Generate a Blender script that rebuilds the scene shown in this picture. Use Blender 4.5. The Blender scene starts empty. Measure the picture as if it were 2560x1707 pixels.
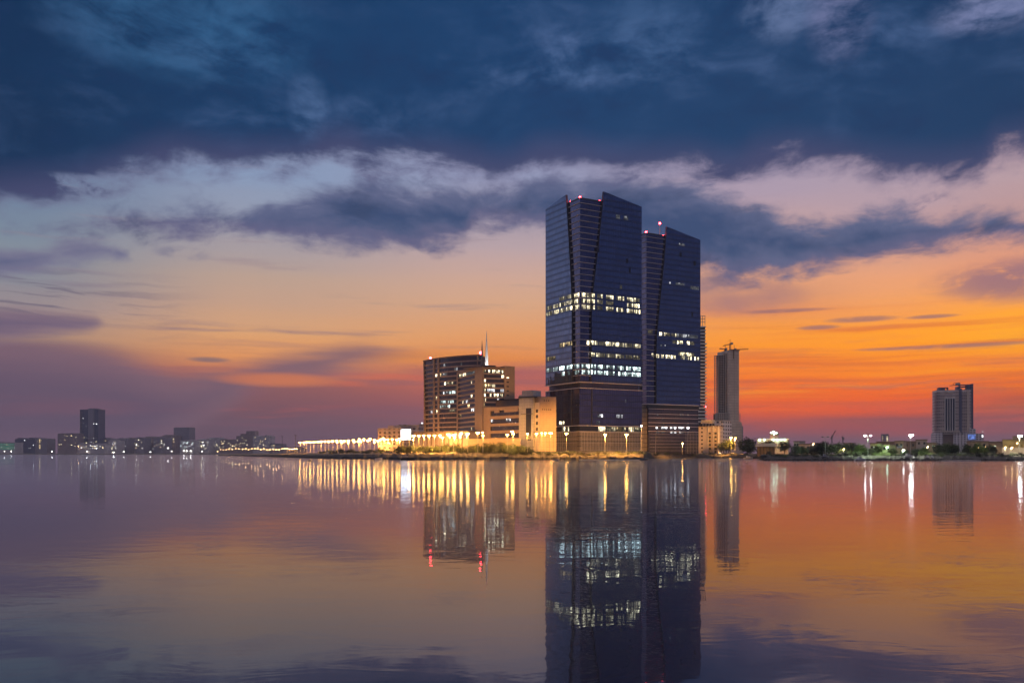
import bpy, math, random
from mathutils import Vector
random.seed(7)
S = bpy.context.scene
COL = S.collection
F, HZ, CH = 2200.0, 1133.0, 3.8          # focal length in photo pixels, horizon row, camera height
R = math.radians

# ------------------------------------------------------------------ helpers
def at(px, d, z=0.0):
    return Vector(((px-1280)/F*d, d, z))
def zat(py, d):
    return CH+(HZ-py)/F*d
def lin(c):
    return tuple((x/255/12.92) if x/255 <= .04045 else ((x/255+.055)/1.055)**2.4 for x in c)

class Frame:                              # a facade: origin, direction along it, outward normal
    def __init__(s, p0, p1):
        s.o = Vector((p0.x, p0.y, 0)); e = Vector((p1.x-p0.x, p1.y-p0.y, 0))
        s.w = e.length; s.u = e.normalized(); s.n = Vector((s.u.y, -s.u.x, 0))
    def pt(s, a, b, z):
        v = s.o+s.u*a+s.n*b
        return Vector((v.x, v.y, z))
    def a(s, px, b=0.0):
        k = (px-1280)/F; o = s.o+s.n*b
        return (k*o.y-o.x)/(s.u.x-k*s.u.y)
    def z(s, px, py):
        return zat(py, s.o.y+s.a(px)*s.u.y)
def face(px0, d0, px1, d1):
    return Frame(at(px0, d0), at(px1, d1))

class MB:
    def __init__(s): s.v = []; s.f = []; s.m = []; s.uv = []
    def poly(s, pts, m=0, uv=None):
        i = len(s.v); s.v += [Vector(p) for p in pts]
        s.f.append(tuple(range(i, i+len(pts)))); s.m.append(m)
        s.uv.append(uv or [(0, 0)]*len(pts)); return s
    def hexa(s, b, t, m=0):               # bottom ring, top ring (4 points each, counter-clockwise from above)
        for k in range(4):
            j = (k+1) % 4
            L = (b[j]-b[k]).length
            s.poly([b[k], b[j], t[j], t[k]], m, [(0, b[k].z), (L, b[j].z), (L, t[j].z), (0, t[k].z)])
        s.poly(t, m, [(p.x, p.y) for p in t]); s.poly(b[::-1], m, [(p.x, p.y) for p in b[::-1]]); return s
    def fbox(s, fr, a0, a1, b0, b1, z0, z1, m=0):   # box in a facade frame, b positive is outwards
        q = lambda z: [fr.pt(a0, b1, z), fr.pt(a1, b1, z), fr.pt(a1, b0, z), fr.pt(a0, b0, z)]
        i = len(s.uv); s.hexa(q(z0), q(z1), m)
        s.uv[i] = [(a0, z0), (a1, z0), (a1, z1), (a0, z1)]
        return s
    def box(s, c, sx, sy, sz, m=0, ang=0):          # c is the centre of the base
        ca, sa = math.cos(ang), math.sin(ang)
        q = lambda z: [Vector((c[0]+x*ca-y*sa, c[1]+x*sa+y*ca, z)) for x, y in
                       ((-sx/2, -sy/2), (sx/2, -sy/2), (sx/2, sy/2), (-sx/2, sy/2))]
        return s.hexa(q(c[2]), q(c[2]+sz), m)
    def slab(s, fr, poly, b0, b1, m=0, ms=None):    # outline (a, z) on a facade, given a thickness
        ms = m if ms is None else ms
        s.poly([fr.pt(a, b1, z) for a, z in poly], m, poly)
        s.poly([fr.pt(a, b0, z) for a, z in poly[::-1]], ms, poly[::-1])
        n = len(poly)
        for k in range(n):
            (a, z), (c, w) = poly[k], poly[(k+1) % n]
            s.poly([fr.pt(a, b0, z), fr.pt(c, b0, w), fr.pt(c, b1, w), fr.pt(a, b1, z)], ms,
                   [(0, z), (0, w), (b1-b0, w), (b1-b0, z)])
        return s
    def tube(s, p, q, r, r2=None, n=6, m=0, cap=True):
        p, q = Vector(p), Vector(q); r2 = r if r2 is None else r2
        d = (q-p).normalized(); x = d.orthogonal().normalized(); y = d.cross(x)
        A = [p+(x*math.cos(6.2832*k/n)+y*math.sin(6.2832*k/n))*r for k in range(n)]
        B = [q+(x*math.cos(6.2832*k/n)+y*math.sin(6.2832*k/n))*r2 for k in range(n)]
        for k in range(n):
            j = (k+1) % n; s.poly([A[k], A[j], B[j], B[k]], m)
        if cap: s.poly(A[::-1], m); s.poly(B, m)
        return s
    def ball(s, c, rx, ry, rz, n=8, k=5, m=0, z0=-1, z1=1):
        c = Vector(c); rings = []
        for i in range(k+1):
            t = z0+(z1-z0)*i/k; t = max(-.9995, min(.9995, t)); w = math.sqrt(1-t*t)
            rings.append([c+Vector((rx*w*math.cos(6.2832*j/n), ry*w*math.sin(6.2832*j/n), rz*t)) for j in range(n)])
        for i in range(k):
            for j in range(n):
                l = (j+1) % n; s.poly([rings[i][j], rings[i][l], rings[i+1][l], rings[i+1][j]], m)
        s.poly(rings[0][::-1], m); s.poly(rings[-1], m); return s
    def build(s, name, mats, parent=None, loc=None, smooth=False):
        if not isinstance(mats, (list, tuple)): mats = [mats]
        o = parent.location if parent is not None else Vector((0, 0, 0))
        if parent is not None and parent.parent is not None: o = o+parent.parent.location
        if loc is not None: o = Vector(loc)
        me = bpy.data.meshes.new(name)
        me.from_pydata([tuple(p-o) for p in s.v], [], s.f)
        me.polygons.foreach_set('material_index', s.m)
        if smooth: me.polygons.foreach_set('use_smooth', [True]*len(s.f))
        ul = me.uv_layers.new(name='UVMap'); flat = []
        for q in s.uv:
            for a in q: flat += [a[0], a[1]]
        ul.data.foreach_set('uv', flat)
        for m in mats: me.materials.append(m)
        me.update()
        ob = bpy.data.objects.new(name, me); COL.objects.link(ob)
        if parent is not None: ob.parent = parent
        if loc is not None: ob.location = o
        return ob

def tag(o, label, cat, group=None, kind=None):
    if label: o['label'] = label
    if cat: o['category'] = cat
    if group: o['group'] = group
    if kind: o['kind'] = kind
    return o
def thing(name, loc, label, cat, group=None):
    o = bpy.data.objects.new(name, None); COL.objects.link(o); o.location = loc
    o.empty_display_size = 1
    return tag(o, label, cat, group)
def structure(o): o['kind'] = 'structure'; return o
def dup(root, loc, rz=0, sc=None, label=None, group=None):
    r = root.copy(); COL.objects.link(r); r.location = loc; r.rotation_euler = (0, 0, rz)
    if sc: r.scale = sc
    if label: r['label'] = label
    if group: r['group'] = group
    for ch in list(root.children):
        c = ch.copy(); COL.objects.link(c); c.parent = r
    return r

# ------------------------------------------------------------------ node helper
class N:
    def __init__(s, tree): s.t = tree; s.t.nodes.clear()
    def new(s, t): return s.t.nodes.new(t)
    def put(s, sock, v):
        if isinstance(v, bpy.types.NodeSocket): s.t.links.new(v, sock)
        elif v is not None: sock.default_value = v
    def m(s, op, a, b=None, c=None, clamp=False):
        n = s.new('ShaderNodeMath'); n.operation = op; n.use_clamp = clamp
        for k, v in enumerate((a, b, c)): s.put(n.inputs[k], v)
        return n.outputs[0]
    def ss(s, x, a, b, lo=0.0, hi=1.0):
        n = s.new('ShaderNodeMapRange'); n.interpolation_type = 'SMOOTHSTEP'
        s.put(n.inputs[0], x); s.put(n.inputs[1], a); s.put(n.inputs[2], b); s.put(n.inputs[3], lo); s.put(n.inputs[4], hi)
        return n.outputs[0]
    def mix(s, f, a, b, blend='MIX'):
        n = s.new('ShaderNodeMix'); n.data_type = 'RGBA'; n.blend_type = blend
        s.put(n.inputs[0], f)
        for k, v in ((6, a), (7, b)):
            s.put(n.inputs[k], (*v, 1) if isinstance(v, tuple) and len(v) == 3 else v)
        return n.outputs[2]
    def ramp(s, f, stops):
        n = s.new('ShaderNodeValToRGB'); e = n.color_ramp.elements
        stops = sorted(stops)
        while len(e) < len(stops): e.new(0.5)
        for k, (p, c) in enumerate(stops): e[k].position = min(1, max(0, p)); e[k].color = (*lin(c), 1)
        s.put(n.inputs[0], f); return n.outputs[0]
    def curve(s, x, pts):
        n = s.new('ShaderNodeFloatCurve'); c = n.mapping.curves[0]
        pts = sorted(pts)
        while len(c.points) < len(pts): c.points.new(.5, .5)
        for k, (p, q) in enumerate(pts):
            c.points[k].location = (p, q); c.points[k].handle_type = 'AUTO_CLAMPED'
        n.mapping.use_clip = False; n.mapping.update()
        s.put(n.inputs['Value'], x); return n.outputs[0]
    def vec(s, x, y, z=0.0):
        n = s.new('ShaderNodeCombineXYZ')
        for k, v in enumerate((x, y, z)): s.put(n.inputs[k], v)
        return n.outputs[0]
    def noise(s, v, scale=1.0, detail=4.0, rough=.55, dist=0.0):
        n = s.new('ShaderNodeTexNoise'); s.put(n.inputs['Vector'], v)
        n.inputs['Scale'].default_value = scale; n.inputs['Detail'].default_value = detail
        n.inputs['Roughness'].default_value = rough; n.inputs['Distortion'].default_value = dist
        return n.outputs[0]

# ------------------------------------------------------------------ materials
def mat(name, col, rough=.7, metal=0.0, vary=.25, scale=.3, spec=.4, bump=0.0, uvgrid=None, objvary=0.0):
    """stone, concrete, metal, leaf ...: colour with irregular mottling, optional joint grid (w, h, line, darkness) in metres"""
    M = bpy.data.materials.new(name); M.use_nodes = True; n = N(M.node_tree)
    out = n.new('ShaderNodeOutputMaterial'); p = n.new('ShaderNodeBsdfPrincipled')
    tc = n.new('ShaderNodeTexCoord')
    nz = n.noise(tc.outputs['Object'], scale, 6, .65)
    dark = tuple(x*(1-vary) for x in col); light = tuple(min(1, x*(1+vary)) for x in col)
    c = n.mix(nz, dark, light)
    if objvary:
        oi = n.new('ShaderNodeObjectInfo')
        c = n.mix(1.0, c, n.ramp(oi.outputs['Random'], [(0, (150,)*3), (1, (255,)*3)]), 'MULTIPLY')
    if uvgrid:
        w, h, ln, dk = uvgrid
        sx = n.new('ShaderNodeSeparateXYZ'); n.put(sx.inputs[0], tc.outputs['UV'])
        fx = n.m('FRACT', n.m('DIVIDE', sx.outputs[0], w)); fy = n.m('FRACT', n.m('DIVIDE', sx.outputs[1], h))
        g = n.m('MAXIMUM', n.m('LESS_THAN', fx, ln/w), n.m('LESS_THAN', fy, ln/h))
        c = n.mix(g, c, tuple(x*dk for x in col))
    n.put(p.inputs['Base Color'], c); p.inputs['Roughness'].default_value = rough
    p.inputs['Metallic'].default_value = metal; p.inputs['Specular IOR Level'].default_value = spec
    if bump:
        b = n.new('ShaderNodeBump'); b.inputs['Strength'].default_value = bump; n.put(b.inputs['Height'], n.noise(tc.outputs['Object'], scale*6, 5, .7))
        n.put(p.inputs['Normal'], b.outputs[0])
    n.put(out.inputs[0], p.outputs[0]); return M

def windows_mat(name, wall, glass, w, h, ww, wh, vary=.2):
    """plain far facade: wall with small dark window openings on a grid"""
    M = bpy.data.materials.new(name); M.use_nodes = True; n = N(M.node_tree)
    out = n.new('ShaderNodeOutputMaterial'); p = n.new('ShaderNodeBsdfPrincipled'); tc = n.new('ShaderNodeTexCoord')
    sx = n.new('ShaderNodeSeparateXYZ'); n.put(sx.inputs[0], tc.outputs['UV'])
    fx = n.m('FRACT', n.m('DIVIDE', sx.outputs[0], w)); fy = n.m('FRACT', n.m('DIVIDE', sx.outputs[1], h))
    g = n.m('MULTIPLY', n.m('LESS_THAN', n.m('ABSOLUTE', n.m('SUBTRACT', fx, .5)), ww/w/2), n.m('LESS_THAN', n.m('ABSOLUTE', n.m('SUBTRACT', fy, .5)), wh/h/2))
    nz = n.noise(tc.outputs['Object'], .12, 5, .6)
    c = n.mix(nz, tuple(x*(1-vary) for x in wall), tuple(x*(1+vary) for x in wall))
    n.put(p.inputs['Base Color'], n.mix(g, c, glass)); n.put(p.inputs['Roughness'], n.ss(g, 0, 1, .8, .15))
    n.put(out.inputs[0], p.outputs[0]); return M

def glass_mat(name, col, pw, fh, line=.14, span=.9, metal=.9, rough=.06, tilt=.02, mul=(.03, .03, .035), base=0.0):
    """curtain wall: panes pw x fh metres with mullions, a spandrel strip per floor, each pane set very slightly differently"""
    M = bpy.data.materials.new(name); M.use_nodes = True; n = N(M.node_tree)
    out = n.new('ShaderNodeOutputMaterial'); p = n.new('ShaderNodeBsdfPrincipled'); tc = n.new('ShaderNodeTexCoord')
    sx = n.new('ShaderNodeSeparateXYZ'); n.put(sx.inputs[0], tc.outputs['UV'])
    X = n.m('DIVIDE', sx.outputs[0], pw); Y = n.m('DIVIDE', n.m('SUBTRACT', sx.outputs[1], base), fh)
    fx, fy = n.m('FRACT', X), n.m('FRACT', Y)
    isp = n.m('LESS_THAN', fy, span/fh)
    g = n.m('MAXIMUM', n.m('LESS_THAN', fx, line/pw), n.m('LESS_THAN', n.m('ABSOLUTE', n.m('SUBTRACT', fy, span/fh)), line/fh/1.3))
    g = n.m('MAXIMUM', g, n.m('LESS_THAN', fy, line/fh*1.3))
    cell = n.vec(n.m('FLOOR', X), n.m('ADD', n.m('FLOOR', Y), n.m('MULTIPLY', isp, .5)))
    wn = n.new('ShaderNodeTexWhiteNoise'); wn.noise_dimensions = '2D'; n.put(wn.inputs['Vector'], cell)
    big = n.noise(tc.outputs['Object'], .05, 3, .5)
    k = n.m('ADD', n.m('MULTIPLY', wn.outputs['Value'], .35), n.m('MULTIPLY', big, .5))
    c = n.mix(k, tuple(x*.55 for x in col), tuple(x*1.35 for x in col))
    c = n.mix(n.m('MULTIPLY', isp, .4), c, tuple(x*.6 for x in col))
    n.put(p.inputs['Base Color'], n.mix(g, c, mul))
    n.put(p.inputs['Metallic'], n.m('MULTIPLY', n.m('SUBTRACT', 1.0, g), metal)); n.put(p.inputs['Roughness'], n.m('ADD', rough, n.m('MULTIPLY', g, .4)))
    geo = n.new('ShaderNodeNewGeometry')
    sub = n.new('ShaderNodeVectorMath'); sub.operation = 'SUBTRACT'; n.put(sub.inputs[0], wn.outputs['Color']); sub.inputs[1].default_value = (.5, .5, .5)
    sc = n.new('ShaderNodeVectorMath'); sc.operation = 'SCALE'; n.put(sc.inputs[0], sub.outputs[0]); sc.inputs['Scale'].default_value = tilt
    ad = n.new('ShaderNodeVectorMath'); ad.operation = 'ADD'; n.put(ad.inputs[0], sc.outputs[0]); n.put(ad.inputs[1], geo.outputs['Normal'])
    nm = n.new('ShaderNodeVectorMath'); nm.operation = 'NORMALIZE'; n.put(nm.inputs[0], ad.outputs[0])
    n.put(p.inputs['Normal'], nm.outputs[0])
    n.put(out.inputs[0], p.outputs[0]); return M

def emit_mat(name, col, strength, var=0.0, scale=.6):
    M = bpy.data.materials.new(name); M.use_nodes = True
    if 'interior' in name or 'window' in name or 'deck' in name or 'floor' in name: M.cycles.emission_sampling = 'NONE'
    n = N(M.node_tree)
    out = n.new('ShaderNodeOutputMaterial'); e = n.new('ShaderNodeEmission')
    tc = n.new('ShaderNodeTexCoord')
    nz = n.noise(tc.outputs['Object'], scale, 3, .6)
    e.inputs[0].default_value = (*col, 1)
    n.put(e.inputs[1], n.m('MULTIPLY', strength, n.ss(nz, .3, .7, 1-var, 1+var)))
    n.put(out.inputs[0], e.outputs[0]); return M

MT = {}
MT['stone'] = mat('warm_stone', (.36, .27, .20), .8, uvgrid=(3.2, 1.6, .09, .6))
MT['stone_dark'] = mat('brown_stone', (.20, .145, .11), .8)
MT['beige'] = mat('beige_panel', (.36, .26, .185), .75, uvgrid=(2.4, 1.3, .08, .62))
MT['grey_panel'] = mat('grey_panel', (.36, .35, .36), .55, uvgrid=(2.0, 2.0, .09, .5))
MT['plaster'] = mat('pale_plaster', (.55, .46, .38), .85)
MT['white'] = mat('white_paint', (.74, .72, .68), .5, vary=.12)
MT['concrete'] = mat('raw_concrete', (.46, .41, .37), .9, vary=.45, scale=.12)
MT['concrete_pale'] = mat('pale_concrete', (.56, .49, .42), .9, vary=.5, scale=.10, uvgrid=(7.5, 2.9, .35, .6))
MT['metal'] = mat('grey_metal', (.30, .30, .31), .45, metal=.6)
MT['dark_metal'] = mat('dark_metal', (.06, .06, .065), .5, metal=.3)
MT['ledge'] = mat('pale_ledge', (.66, .58, .55), .5, vary=.1)
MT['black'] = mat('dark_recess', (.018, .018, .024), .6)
MT['win_dark'] = mat('dark_window_glass', (.03, .033, .04), .12, spec=.9, scale=.8)
MT['tower_glass'] = glass_mat('tower_blue_glass', (.27, .34, .47), 1.5, 4.05, base=56.9, tilt=.045, line=.18, span=1.0)
MT['tower_bay'] = glass_mat('tower_corner_glass', (.23, .22, .31), 2.2, 4.05, base=56.9, span=.6)
MT['base_glass'] = glass_mat('tower_base_glass', (.27, .26, .36), 1.8, 4.05, base=52, span=.5)
MT['street_glass'] = glass_mat('street_level_glass', (.30, .24, .18), 1.6, 3.4, span=.4, metal=.15, rough=.3, tilt=.05, base=5)
MT['podium_glass'] = glass_mat('podium_glass', (.20, .19, .22), 2.2, 3.6, span=1.3, metal=.7, rough=.15, base=5)
MT['office_glass'] = glass_mat('office_glass', (.16, .16, .18), 1.4, 3.6, span=.2, metal=.7, rough=.1, tilt=.05)
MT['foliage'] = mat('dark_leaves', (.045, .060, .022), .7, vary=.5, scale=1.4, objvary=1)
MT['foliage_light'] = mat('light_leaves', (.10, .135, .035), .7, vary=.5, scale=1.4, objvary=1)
MT['bark'] = mat('bark', (.09, .065, .045), .9)
MT['far_grey'] = windows_mat('far_grey_facade', (.34, .32, .36), (.06, .06, .08), 5.2, 3.6, 2.6, 1.7)
MT['far_pale'] = windows_mat('far_pale_facade', (.66, .62, .63), (.08, .08, .10), 4.6, 3.5, 2.4, 1.7)
MT['far_brown'] = windows_mat('far_brown_facade', (.40, .32, .30), (.07, .06, .07), 5.0, 3.5, 2.2, 1.7)
MT['far_blue'] = windows_mat('far_blue_glass_facade', (.13, .14, .20), (.05, .06, .10), 6.0, 3.8, 4.4, 2.2)
MT['flat_white'] = windows_mat('apartment_facade', (.62, .52, .44), (.05, .045, .04), 6.0, 3.5, 1.5, 1.5, .12)
# lit interiors
W = {}; WF = {}
for nm, c in (('warm', (1, .74, .36)), ('ivory', (1, .86, .54)), ('cool', (.80, 1.0, .96)), ('white', (.95, .97, 1))):
    W[nm] = [emit_mat(nm+'_interior_dim', c, .09, .9), emit_mat(nm+'_interior', c, .55, .85), emit_mat(nm+'_interior_bright', c, 1.5, .85), emit_mat(nm+'_interior_glare', c, 4.0, .6)]
    WF[nm] = [emit_mat(nm+'_far_window_dim', c, .6), emit_mat(nm+'_far_window', c, 1.6), emit_mat(nm+'_far_window_bright', c, 4.0), emit_mat(nm+'_far_window_glare', c, 8.0)]
MT['sodium'] = emit_mat('sodium_lens', (1, .46, .09), 150)
MT['sodium_far'] = emit_mat('sodium_lens_far', (1, .55, .22), 30)
MT['whitelamp'] = emit_mat('white_lens', (1, .97, .90), 110)
MT['whitelamp_far'] = emit_mat('white_lens_far', (1, .92, .82), 40)
MT['red'] = emit_mat('red_beacon_glass', (1, .03, .04), 60)
MT['greenlamp'] = emit_mat('green_white_lens', (.55, 1, .72), 45)
MT['screen'] = emit_mat('white_screen', (.90, .93, 1), 5.5, .15, .2)
MT['screen_blue'] = emit_mat('blue_screen', (.18, .28, .75), .7, .7, .35)
MT['green_light'] = emit_mat('green_lit_floor', (.10, .75, .40), .35, .6, .2)

# ------------------------------------------------------------------ sky (world)
A, E = math.atan(1280/F), math.atan(HZ/F)
def UV(px, py):
    a = math.atan((px-1280)/F); return (a/A+1)/2, math.atan((HZ-py)/F*math.cos(a))/E
K = 2560/2352
def D(*pts): return [UV(x*K, y*K) for x, y in pts]

world = bpy.data.worlds.new('World'); S.world = world; world.use_nodes = True
n = N(world.node_tree)
out = n.new('ShaderNodeOutputWorld'); bg = n.new('ShaderNodeBackground')
tc = n.new('ShaderNodeTexCoord'); sp = n.new('ShaderNodeSeparateXYZ'); n.put(sp.inputs[0], tc.outputs['Generated'])
x, y, z = sp.outputs
az = n.m('ARCTAN2', x, y)
el = n.m('ABSOLUTE', n.m('ARCTAN2', z, n.m('SQRT', n.m('ADD', n.m('MULTIPLY', x, x), n.m('MULTIPLY', y, y)))))
ur = n.m('MULTIPLY_ADD', az, .5/A, .5)
v = n.m('DIVIDE', el, E)
u = n.m('MINIMUM', n.m('MAXIMUM', ur, 0.0), 1.0)
vc = n.m('MINIMUM', v, 1.0)
c0 = lambda s_: n.m('SUBTRACT', s_, .5)
def scaled(sx, sy, ox=0.0, oy=0.0):
    return n.vec(n.m('MULTIPLY_ADD', az, sx, ox), n.m('MULTIPLY_ADD', el, sy, oy))
warp = n.noise(scaled(5, 9, 3.1, 1.7), 1, 3, .5)
warp2 = n.noise(scaled(5, 9, 9.7, 4.4), 1, 3, .5)
azw = n.m('MULTIPLY_ADD', n.m('SUBTRACT', warp, .5), .10, az); elw = n.m('MULTIPLY_ADD', n.m('SUBTRACT', warp2, .5), .06, el)
def wscaled(sx, sy, ox=0.0, oy=0.0):
    return n.vec(n.m('MULTIPLY_ADD', azw, sx, ox), n.m('MULTIPLY_ADD', elw, sy, oy))
puff = n.noise(wscaled(16, 34, 1.3, 8.2), 1, 10, .64)        # cumulus texture
broad = n.noise(scaled(5, 12, 4.2, 2.2), 1, 5, .55)
wl = n.m('MULTIPLY_ADD', c0(warp2), .012, el)
streak = n.noise(n.vec(n.m('MULTIPLY', az, 4.5), n.m('MULTIPLY_ADD', wl, 75, 3.3)), 1, 7, .58)       # thin horizontal veils
streak2 = n.noise(n.vec(n.m('MULTIPLY', az, 3.0), n.m('MULTIPLY_ADD', wl, 44, 6.3), 1.0), 1, 7, .56)
# clear-sky colours, five columns across the view
cols = {
 20:   [(1036, (92, 80, 98)), (930, (104, 80, 102)), (860, (102, 82, 108)), (800, (112, 92, 112)), (768, (166, 136, 124)), (700, (148, 136, 146)), (640, (130, 134, 152)), (560, (122, 136, 158)), (480, (108, 128, 160)), (380, (95, 118, 158))],
 590:  [(1036, (102, 82, 102)), (980, (106, 80, 100)), (930, (120, 80, 96)), (885, (140, 88, 94)), (855, (200, 120, 86)), (815, (222, 150, 94)), (765, (214, 160, 116)), (700, (192, 156, 138)), (640, (180, 156, 148)), (570, (160, 152, 164)), (500, (142, 150, 178)), (400, (128, 148, 188))],
 1176: [(1036, (118, 88, 108)), (985, (130, 86, 102)), (930, (160, 86, 92)), (890, (190, 98, 84)), (855, (168, 92, 96)), (825, (222, 136, 72)), (770, (222, 154, 102)), (700, (208, 162, 134)), (640, (198, 162, 152)), (570, (178, 158, 170)), (500, (152, 146, 172)), (400, (138, 146, 186))],
 1764: [(1036, (112, 90, 112)), (1005, (128, 88, 108)), (975, (178, 82, 76)), (940, (238, 90, 22)), (900, (242, 104, 14)), (850, (248, 130, 18)), (800, (250, 148, 24)), (755, (244, 154, 56)), (715, (224, 142, 90)), (675, (206, 144, 114)), (630, (222, 160, 126)), (540, (190, 156, 160)), (440, (166, 150, 176)), (380, (158, 148, 178))],
 2050: [(1036, (112, 90, 110)), (1005, (122, 88, 106)), (982, (170, 80, 82)), (962, (158, 82, 82)), (940, (238, 84, 8)), (900, (246, 104, 2)), (850, (252, 136, 2)), (800, (255, 152, 4)), (760, (255, 160, 20)), (730, (246, 156, 66)), (680, (234, 158, 104)), (630, (226, 158, 122)), (560, (198, 152, 146)), (480, (176, 152, 170)), (400, (166, 150, 174))],
 2330: [(1036, (112, 92, 108)), (1000, (124, 88, 106)), (955, (146, 82, 88)), (915, (200, 86, 40)), (875, (238, 110, 4)), (830, (252, 142, 0)), (775, (255, 168, 4)), (715, (255, 166, 40)), (655, (240, 160, 86)), (600, (222, 150, 118)), (500, (182, 146, 152)), (400, (176, 152, 168))]}
vs = n.m('ADD', vc, n.m('MULTIPLY', c0(streak2), .035))
base = None; prev = None
for xc in sorted(cols):
    rmp = n.ramp(vs, [(UV(xc*K, yy*K)[1], c) for yy, c in cols[xc]])
    uc = UV(xc*K, 0)[0]
    base = rmp if base is None else n.mix(n.ss(u, prev, uc), base, rmp)
    prev = uc
# thin red and violet veils low over the horizon
low = n.ss(v, .34, .10)
base = n.mix(n.m('MULTIPLY', n.m('MULTIPLY', n.ss(streak, .50, .66), low), .55), base, lin((128, 84, 106)))
redm = n.m('MULTIPLY', n.ss(streak2, .54, .68), n.m('MULTIPLY', n.ss(v, .03, .08), n.ss(v, .26, .14)))
base = n.mix(n.m('MULTIPLY', redm, .55), base, lin((216, 92, 66)))
# fiery strokes on the right
fire = n.noise(n.vec(n.m('MULTIPLY', az, 2.2), n.m('MULTIPLY_ADD', wl, 95, 1.3), 4.0), 1, 8, .6)
fz = n.m('MULTIPLY', n.ss(u, .58, .74), n.m('MULTIPLY', n.ss(v, .07, .13), n.ss(v, .36, .26)))
base = n.mix(n.m('MULTIPLY', n.m('MULTIPLY', n.ss(fire, .48, .66), fz), .55), base, lin((206, 88, 50)))
base = n.mix(n.m('MULTIPLY', n.m('MULTIPLY', n.ss(fire, .48, .34), fz), .45), base, lin((255, 164, 12)))
# soft grey-violet wisps higher up
base = n.mix(n.m('MULTIPLY', n.ss(streak, .56, .72), n.m('MULTIPLY', n.ss(v, .2, .32), n.ss(u, .55, .8, .4, .12))), base, lin((138, 122, 140)))
rip = n.noise(wscaled(9, 110, 5.5, 1.2), 1, 4, .55)
base = n.mix(n.m('MULTIPLY', n.m('MULTIPLY', n.ss(rip, .5, .62), n.ss(u, .2, .03)), n.m('MULTIPLY', n.m('MULTIPLY', n.ss(v, .22, .28), n.ss(v, .42, .34)), .7)), base, lin((98, 92, 118)))

mott = n.noise(wscaled(11, 21, 6.1, 2.9), 1, 10, .62)
motL = n.noise(wscaled(3.2, 8, 2.6, 5.9), 1, 5, .55)
def cloud(c, top, bot, core, edge, amp=.20, soft=.05, nz=None, ext=1.0, fringe=None):
    nz = puff if nz is None else nz
    hb = n.m('SUBTRACT', v, n.curve(u, bot)); ht = n.m('SUBTRACT', n.curve(u, top), v)
    sgn = n.m('ADD', n.m('ADD', n.m('MINIMUM', hb, ht), .008), n.m('MULTIPLY', c0(nz), amp))
    mk = n.m('MULTIPLY', n.ss(sgn, -soft*.5, soft*.5), ext)
    cc = n.mix(n.ss(sgn, 0.0, soft*1.6), edge, core)
    if fringe:
        cc = n.mix(n.m('MULTIPLY', n.ss(n.m('ADD', hb, n.m('MULTIPLY', c0(nz), amp*.6)), .045, .0), .6), cc, fringe)
        cc = n.mix(n.m('MULTIPLY', n.ss(mott, .50, .72), .55), cc, edge)
        cc = n.mix(n.m('MULTIPLY', n.ss(mott, .50, .32), .5), cc, tuple(q_*.66 for q_ in core))
    return n.mix(mk, c, cc)
def blob(px, py, rx, ry):
    uu, vv = UV(px*K, py*K); su, sv = rx*K/2560, ry*K/HZ
    a_ = n.m('DIVIDE', n.m('SUBTRACT', u, uu), su); b_ = n.m('DIVIDE', n.m('SUBTRACT', v, vv), sv)
    return n.ss(n.m('ADD', n.m('MULTIPLY', a_, a_), n.m('MULTIPLY', b_, b_)), 1.0, 0.0)

base = n.mix(1.0, base, (1.15, 1.10, .98), 'MULTIPLY')
sky = base
# violet bank, lower left
sky = cloud(sky, D((0, 792), (120, 800), (250, 818), (340, 850), (420, 872), (480, 866), (560, 848), (650, 826), (740, 812), (820, 806), (900, 822), (1000, 850), (1300, 930), (2352, 1040)),
            D((0, 1060), (300, 1050), (400, 1000), (520, 930), (600, 880), (660, 866), (720, 858), (800, 836), (870, 822), (960, 800), (1300, 780), (2352, 760)),
            lin((100, 82, 106)), lin((126, 96, 112)), .10, .06, streak2, .9)
sky = n.mix(n.m('MULTIPLY', blob(640, 872, 180, 22), .75), sky, lin((226, 126, 74)))
sky = n.mix(n.m('MULTIPLY', n.m('MULTIPLY', blob(1010, 830, 260, 36), n.ss(streak2, .4, .6)), .6), sky, lin((232, 140, 62)))
# veils right of the towers and at the right edge
sky = n.mix(n.m('MULTIPLY', n.m('MULTIPLY', blob(1700, 690, 190, 60), n.ss(broad, .35, .6)), .8), sky, lin((158, 116, 124)))
sky = n.mix(n.m('MULTIPLY', n.m('MULTIPLY', blob(2352, 640, 230, 58), n.ss(puff, .3, .55)), .85), sky, lin((146, 108, 126)))
for (bx, by, rx, ry) in ((1980, 733, 100, 9), (1880, 752, 60, 7), (2140, 727, 70, 6), (1800, 714, 140, 6), (2160, 796, 280, 6)):
    sky = n.mix(n.m('MULTIPLY', n.m('MULTIPLY', blob(bx, by, rx, ry), n.ss(puff, .32, .55)), .75), sky, lin((150, 106, 110)))
# small clouds at the left
sky = cloud(sky, D((0, 580), (90, 578), (150, 566), (215, 562), (260, 575), (290, 600), (330, 640), (2352, 640)),
            D((0, 622), (60, 615), (120, 598), (200, 590), (260, 580), (290, 580), (330, 560), (2352, 560)), lin((84, 92, 128)), lin((120, 118, 144)), .07, .035)
sky = cloud(sky, D((0, 716), (80, 722), (150, 730), (220, 738), (250, 760), (2352, 760)),
            D((0, 770), (80, 762), (150, 756), (215, 746), (250, 730), (2352, 700)), lin((94, 84, 116)), lin((128, 106, 124)), .06, .03, streak)
sky = n.mix(n.m('MULTIPLY', n.m('MULTIPLY', blob(420, 582, 80, 20), n.ss(puff, .42, .6)), .7), sky, lin((116, 114, 140)))
sky = n.mix(n.m('MULTIPLY', n.m('MULTIPLY', blob(160, 640, 170, 26), n.ss(streak, .42, .6)), .6), sky, lin((122, 104, 128)))
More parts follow.
